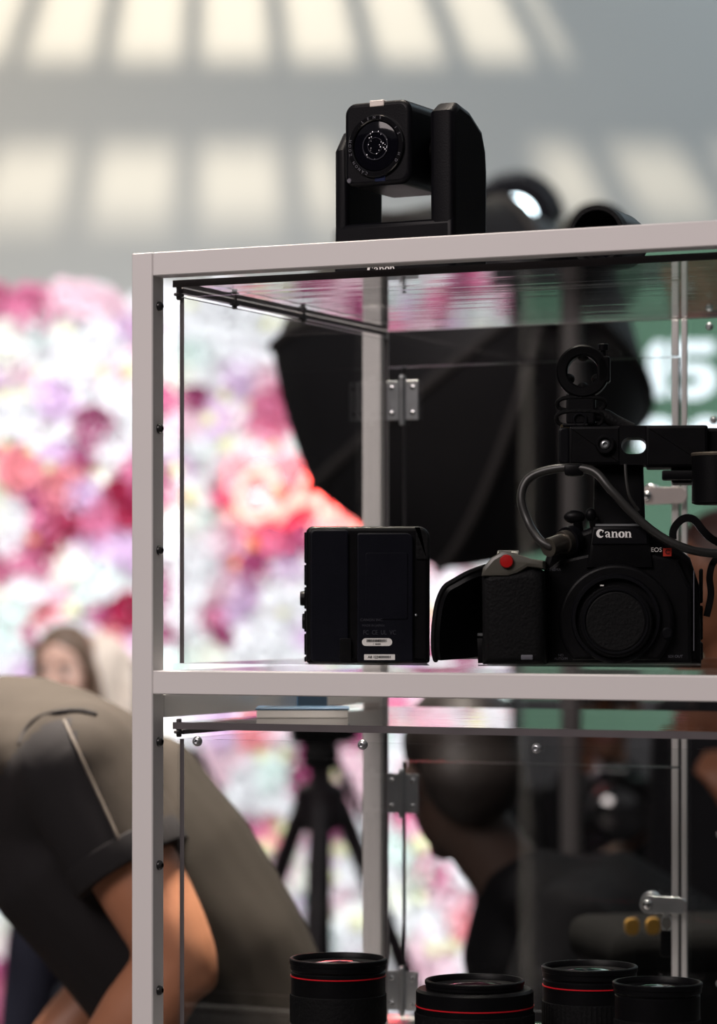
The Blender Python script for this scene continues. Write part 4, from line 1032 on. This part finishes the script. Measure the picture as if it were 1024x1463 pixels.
# --- the man bending over, just left of the cabinet
mt = P(330, 870, 3.28)
man = thing('person', 'man in dark short sleeved shirt bending over left of the cabinet', 'person', (mt.x, mt.y, 0))
mo = Vector(man.location)
def MP(px, py, d): return P(px, py, d) - mo
S_MAN = skin('warm_skin', (0.34, 0.145, 0.078))
M_SHIRT = mat('charcoal_knit', (0.026, 0.0215, 0.0175), 0.85, var=0.12, vscale=10, bump=0.35, bscale=700, spec=0.15)
M_SHIRT2 = mat('black_knit', (0.014, 0.013, 0.014), 0.85, bump=0.35, bscale=700, spec=0.2)
M_TROU = mat('black_trousers', (0.016, 0.016, 0.018), 0.85, var=0.2)
dn, df = 3.07, 3.46         # near and far shoulder distances
dm = (dn + df) / 2
sh_n = MP(112, 1098, dn + .03); el_n = MP(259, 1366, dn - .01); wr_n = MP(72, 1640, dn + .02)
sh_f = MP(100, 1090, df - .03); el_f = MP(200, 1370, df + .05); wr_f = MP(30, 1540, df)
add_head = head_parts(MP(-150, 1085, dm), (-.75, -.1, -.66), (-.66, 0, .75), S_MAN, mat('brown_hair', (0.06, 0.04, 0.03), 0.6), man)
def man_body(bm):
    add_head(bm)
    cap_tube(bm, [MP(60, 1110, dm), MP(-30, 1075, dm), MP(-110, 1075, dm)], [.07, .060, .058])
    cap_tube(bm, [MP(110, 1190, dm), MP(210, 1310, dm), MP(320, 1480, dm)], [.10, .10, .10], 18)
    for a, e, w, s_ in ((sh_n, el_n, wr_n, -1), (sh_f, el_f, wr_f, 1)):
        ti = (e - a).normalized()
        cap_tube(bm, [a, a.lerp(e, .4), a.lerp(e, .62), a.lerp(e, .86), e + ti * .002], [.050, .050, .0485, .0440, .0385], 18)
        f_ = (w - e).normalized()
        cap_tube(bm, [e, e.lerp(w, .14), e.lerp(w, .32), e.lerp(w, .6), w], [.0375, .0425, .0445, .0385, .027], 18)
        ellipsoid(bm, e + ti * .022 + Vector((.006, -.002, 0)), (.024, .024, .024))
        fingers(bm, w, f_, (0, s_ * -1.0, -.3), 1.05, .6, s_)
organic('body', man_body, .0065, S_MAN, man, 6)
def man_shirt(bm):
    cap_tube(bm, [MP(350, 1510, dm), MP(285, 1385, dm), MP(205, 1268, dm), MP(130, 1180, dm), MP(62, 1112, dm)], [.155, .168, .178, .178, .130], 24, .78, up=(0, 1, 0))
    cap_tube(bm, [MP(80, 1090, dm), MP(10, 1065, dm)], [.085, .070], 16)
    ellipsoid(bm, MP(75, 1085, dm), (.10, .17, .085))
    for a, e in ((sh_n, el_n), (sh_f, el_f)):
        i = a.lerp(MP(110, 1150, dm), .5)
        cap_tube(bm, [i, a], [.105, .072], 18)
        tube(bm, [a - (e - a) * .10, a, a.lerp(e, .25), a.lerp(e, .52)], [.052, .070, .0665, .0640], 22)
shirt = organic('shirt', man_shirt, .008, [M_SHIRT, M_SHIRT2], man, 5)
# the black side of the two-tone shirt: everything in front of the piping
la, lb = MP(92, 1030, dn - .06), MP(183, 1228, dn - .06)
nrm = (lb - la).cross(Vector((0, 1, 0))).normalized()
if nrm.x > 0: nrm = -nrm
for p in shirt.data.polygons:
    c_ = p.center + mo; qx = 512 + c_.x * FPX / c_.y; qy = HORIZON - (c_.z - EYE) * FPX / c_.y
    if (p.center - la).dot(nrm) > 0 and p.center.y < dm - mo.y and qy > 1030 + max(0, 92 - qx) ** 2 * .009: p.material_index = 1
fa = (el_n - sh_n).normalized()
for v in shirt.data.vertices:            # soft folds fanning out from the armpit and across the back
    a_ = v.co - MP(150, 1150, dn)
    k_ = 0.0045 * min(1.0, max(0.0, (a_.length - .02) / .10))
    s_ = a_.dot(Vector((.80, .2, .60))) * 34 + 2.2 * mnoise.noise(v.co * 7.0)
    w_ = mnoise.noise(v.co * 5.0 + Vector((3, 1, 7)))
    v.co += v.normal * (k_ * math.sin(s_) * max(0, w_ + .25) * 1.4 + .004 * w_)
bvh = BVHTree.FromPolygons([v.co for v in shirt.data.vertices], [p.vertices for p in shirt.data.polygons])
def on_shirt(p, out=.0015):
    o_ = Vector(cam.location) - mo; d_ = (p - o_).normalized()
    hit = bvh.ray_cast(o_, d_)
    return (hit[0] - d_ * out) if hit[0] is not None else p
pip = [on_shirt(MP(92 + 91 * i / 14, 1030 + 198 * i / 14, dn)) for i in range(15)]
obj('piping', tube(B(), spline(pip[::2], 4), .0017, 8, cap='round'), mat('piping_cord', (0.075, 0.062, 0.05), 0.7), shirt)
sea = [on_shirt(MP(*q, dn)) for q in ((28, 1062), (38, 1042), (55, 1026), (80, 1018), (112, 1015), (135, 1020))]
obj('seam', tube(B(), spline(sea, 4), .0028, 8, cap='round'), M_SHIRT2, shirt)
for a, e in ((sh_n, el_n), (sh_f, el_f)):
    bm = B(); tube(bm, [a.lerp(e, .415), a.lerp(e, .42), a.lerp(e, .525), a.lerp(e, .535), a.lerp(e, .53), a.lerp(e, .47)], [.0650, .0668, .0665, .0655, .058, .054], 28)
    obj('sleeve_cuff', bm, M_SHIRT2, shirt)
def man_legs(bm):
    cap_tube(bm, [MP(345, 1500, dm), MP(372, 1570, dm)], [.155, .160], 20, .85, up=(0, 1, 0))
    for k in (-1, 1):
        h0 = MP(375, 1590, dm + k * .09); kn = MP(345, 2180, dm + k * .11); kn.z = .50; an = MP(395, 2600, dm + k * .12); an.z = .09
        cap_tube(bm, [h0, h0.lerp(kn, .5), kn, kn.lerp(an, .4), an], [.10, .085, .066, .062, .055], 16)
organic('trousers', man_legs, .012, M_TROU, man, 4)
for k in (-1, 1):
    an = MP(395, 2600, dm + k * .12); bm = B()
    prism(bm, [(an.x + .09, .001), (an.x - .16, .001), (an.x - .18, .02), (an.x - .15, .045), (an.x - .06, .075), (an.x - .02, .095), (an.x + .08, .09), (an.x + .095, .04)], 'y', an.y - .043, an.y + .043, .016, 3)
    obj('shoe', bm, M_BLACK, man)

# --- woman with light hair far behind, before the flowers
w = P(98, 870, 6.9)
figure_person('woman with brown and pale hair facing us before the flower wall', (w.x, w.y, 0), PI - .25, (0.66, 0.40, 0.31), (0.10, 0.055, 0.03), (0.25, 0.22, 0.22), (0.02, 0.02, 0.03), H=1.435, hair='long', head_f=(0, 1, -.12))
# --- black haired person seen from behind, mostly hidden by the man
w = P(196, 870, 8.1)
figure_person('black haired person seen from behind between the woman and the cabinet', (w.x, w.y, 0), .25, (0.30, 0.17, 0.11), (0.006, 0.006, 0.006), (0.010, 0.010, 0.011), (0.012, 0.012, 0.013), H=1.33, hair='short', eyes=False)
# --- pale haired person just beside the woman
w = P(142, 870, 7.35)
figure_person('person with pale hair turned away beside the brown haired woman', (w.x, w.y, 0), -.3, (0.55, 0.36, 0.28), (0.42, 0.34, 0.28), (0.30, 0.28, 0.28), (0.05, 0.05, 0.06), H=1.41, hair='long', eyes=False)
# --- person with dark hair turned away, seen through the lower compartment
w = P(1222, 870, 4.0)
figure_person('dark clothed person with dark hair bending forward behind the lower compartment', (w.x, w.y, 0), PI / 2, (0.045, 0.025, 0.018), (0.012, 0.008, 0.007), (0.005, 0.005, 0.006), (0.012, 0.012, 0.013), H=1.65, lean=1.1, hair='short', eyes=True, head_f=(1, .35, -.25),
    arms=[((-.22, .50, .83), (-.17, .52, .60), (1, 0, 0)), ((.22, .50, .83), (.17, .52, .60), (-1, 0, 0))])
# --- photographer pointing a camera at us
dph = 6.0; w = P(868, 870, dph)
ph = figure_person('crouching photographer in black holding a camera before the face', (w.x, w.y + .10, 0), PI, (0.22, 0.09, 0.045), (0.02, 0.015, 0.012), (0.009, 0.009, 0.010), (0.010, 0.010, 0.011), H=1.66, crouch=.84, hair='short', head_f=(0, 1, -.1), cap=True,
    arms=[((-.25, .20, .90), (-.085, .285, 1.045), (1, .1, .2)), ((.24, .20, .86), (.05, .27, .985), (-.2, .3, 1))])
hc_ = P(872, 1148, dph - .22)
pc_ = thing('held_camera', 'black camera with round lens held up by the crouching photographer', 'camera', (hc_.x, hc_.y, hc_.z), .05); pc_.scale = (1.25,) * 3
obj('body', box(B(), -.066, .066, -.03, .035, -.045, .042, .012), M_BLACK, pc_)
obj('prism_hump', prism(B(), [(-.03, .040), (.03, .040), (.018, .066), (-.018, .066)], 'y', -.026, .028, .003), M_BLACK, pc_)
obj('lens', lathe(B(), [(.040, -.028), (.044, -.04), (.044, -.085), (.047, -.10), (.047, -.125), (.043, -.126), (.041, -.112)], 28, (0, 0, -.006), 'y', False), M_BLACK, pc_)
obj('front_glass', lathe(B(), [(.042, -.112), (.028, -.120), (.012, -.124), (.001, -.125)], 24, (0, 0, -.006), 'y'), mat('bright_glass', (0.02, 0.02, 0.022), 0.06, spec=1.0, coat=1.0), pc_)
bm = B()
for x in (-.02, .002, .018): ellipsoid(bm, (x, -.027, .054), (.0055, .003, .0055), None, 12, 8)
obj('glint_stud', bm, M_CHROME, pc_)  # chrome studs added only to give the camera glints
# --- person at the right edge, half hidden
w = P(1058, 870, 4.75)
figure_person('person in dark jacket at the right edge with one hand raised', (w.x, w.y, 0), PI - 1.2, (0.24, 0.095, 0.048), (0.05, 0.018, 0.013), (0.012, 0.012, 0.014), (0.015, 0.015, 0.02), H=1.63, hair='short', head_f=(0, 1, -.1),
    arms=[((-.27, .02, 1.0), (-.225, .10, 1.165), (1, .2, .2)), ((.24, .0, 1.0), (.22, .08, .78), (-1, 0, 0))])
# --- kit bag with yellow tags standing on a low case between photographer and cabinet
M_CASE = mat('bag_nylon', (0.006, 0.006, 0.006), 0.95, spec=0.05, bump=.3)
kb_ = P(925, 870, 3.2)
kit = thing('kit_bag', 'black padded kit bag with two yellow tags behind the lower lock', 'bag', (kb_.x, kb_.y, 0), .2)
obj('body', box(B(), -.06, .24, -.10, .10, .70, 1.15, .04, 4), M_CASE, kit)
obj('lid', box(B(), -.065, .245, -.105, .105, 1.11, 1.16, .02, 3), M_CASE, kit)
M_YEL = mat('yellow_tag', (0.30, 0.16, 0.02), 0.6)
for px in (894, 924):
    x = (px - 960) * 3.2 / FPX
    obj('tag', prism(B(), rrect(x - .008, x + .007, 1.158, 1.176, .006), 'y', -.112, -.107, .001), M_YEL, kit)
obj('stand', lathe(B(), [(.14, 0), (.14, .02), (.03, .04), (.03, .69), (.10, .70)], 20), M_BLACK, kit)
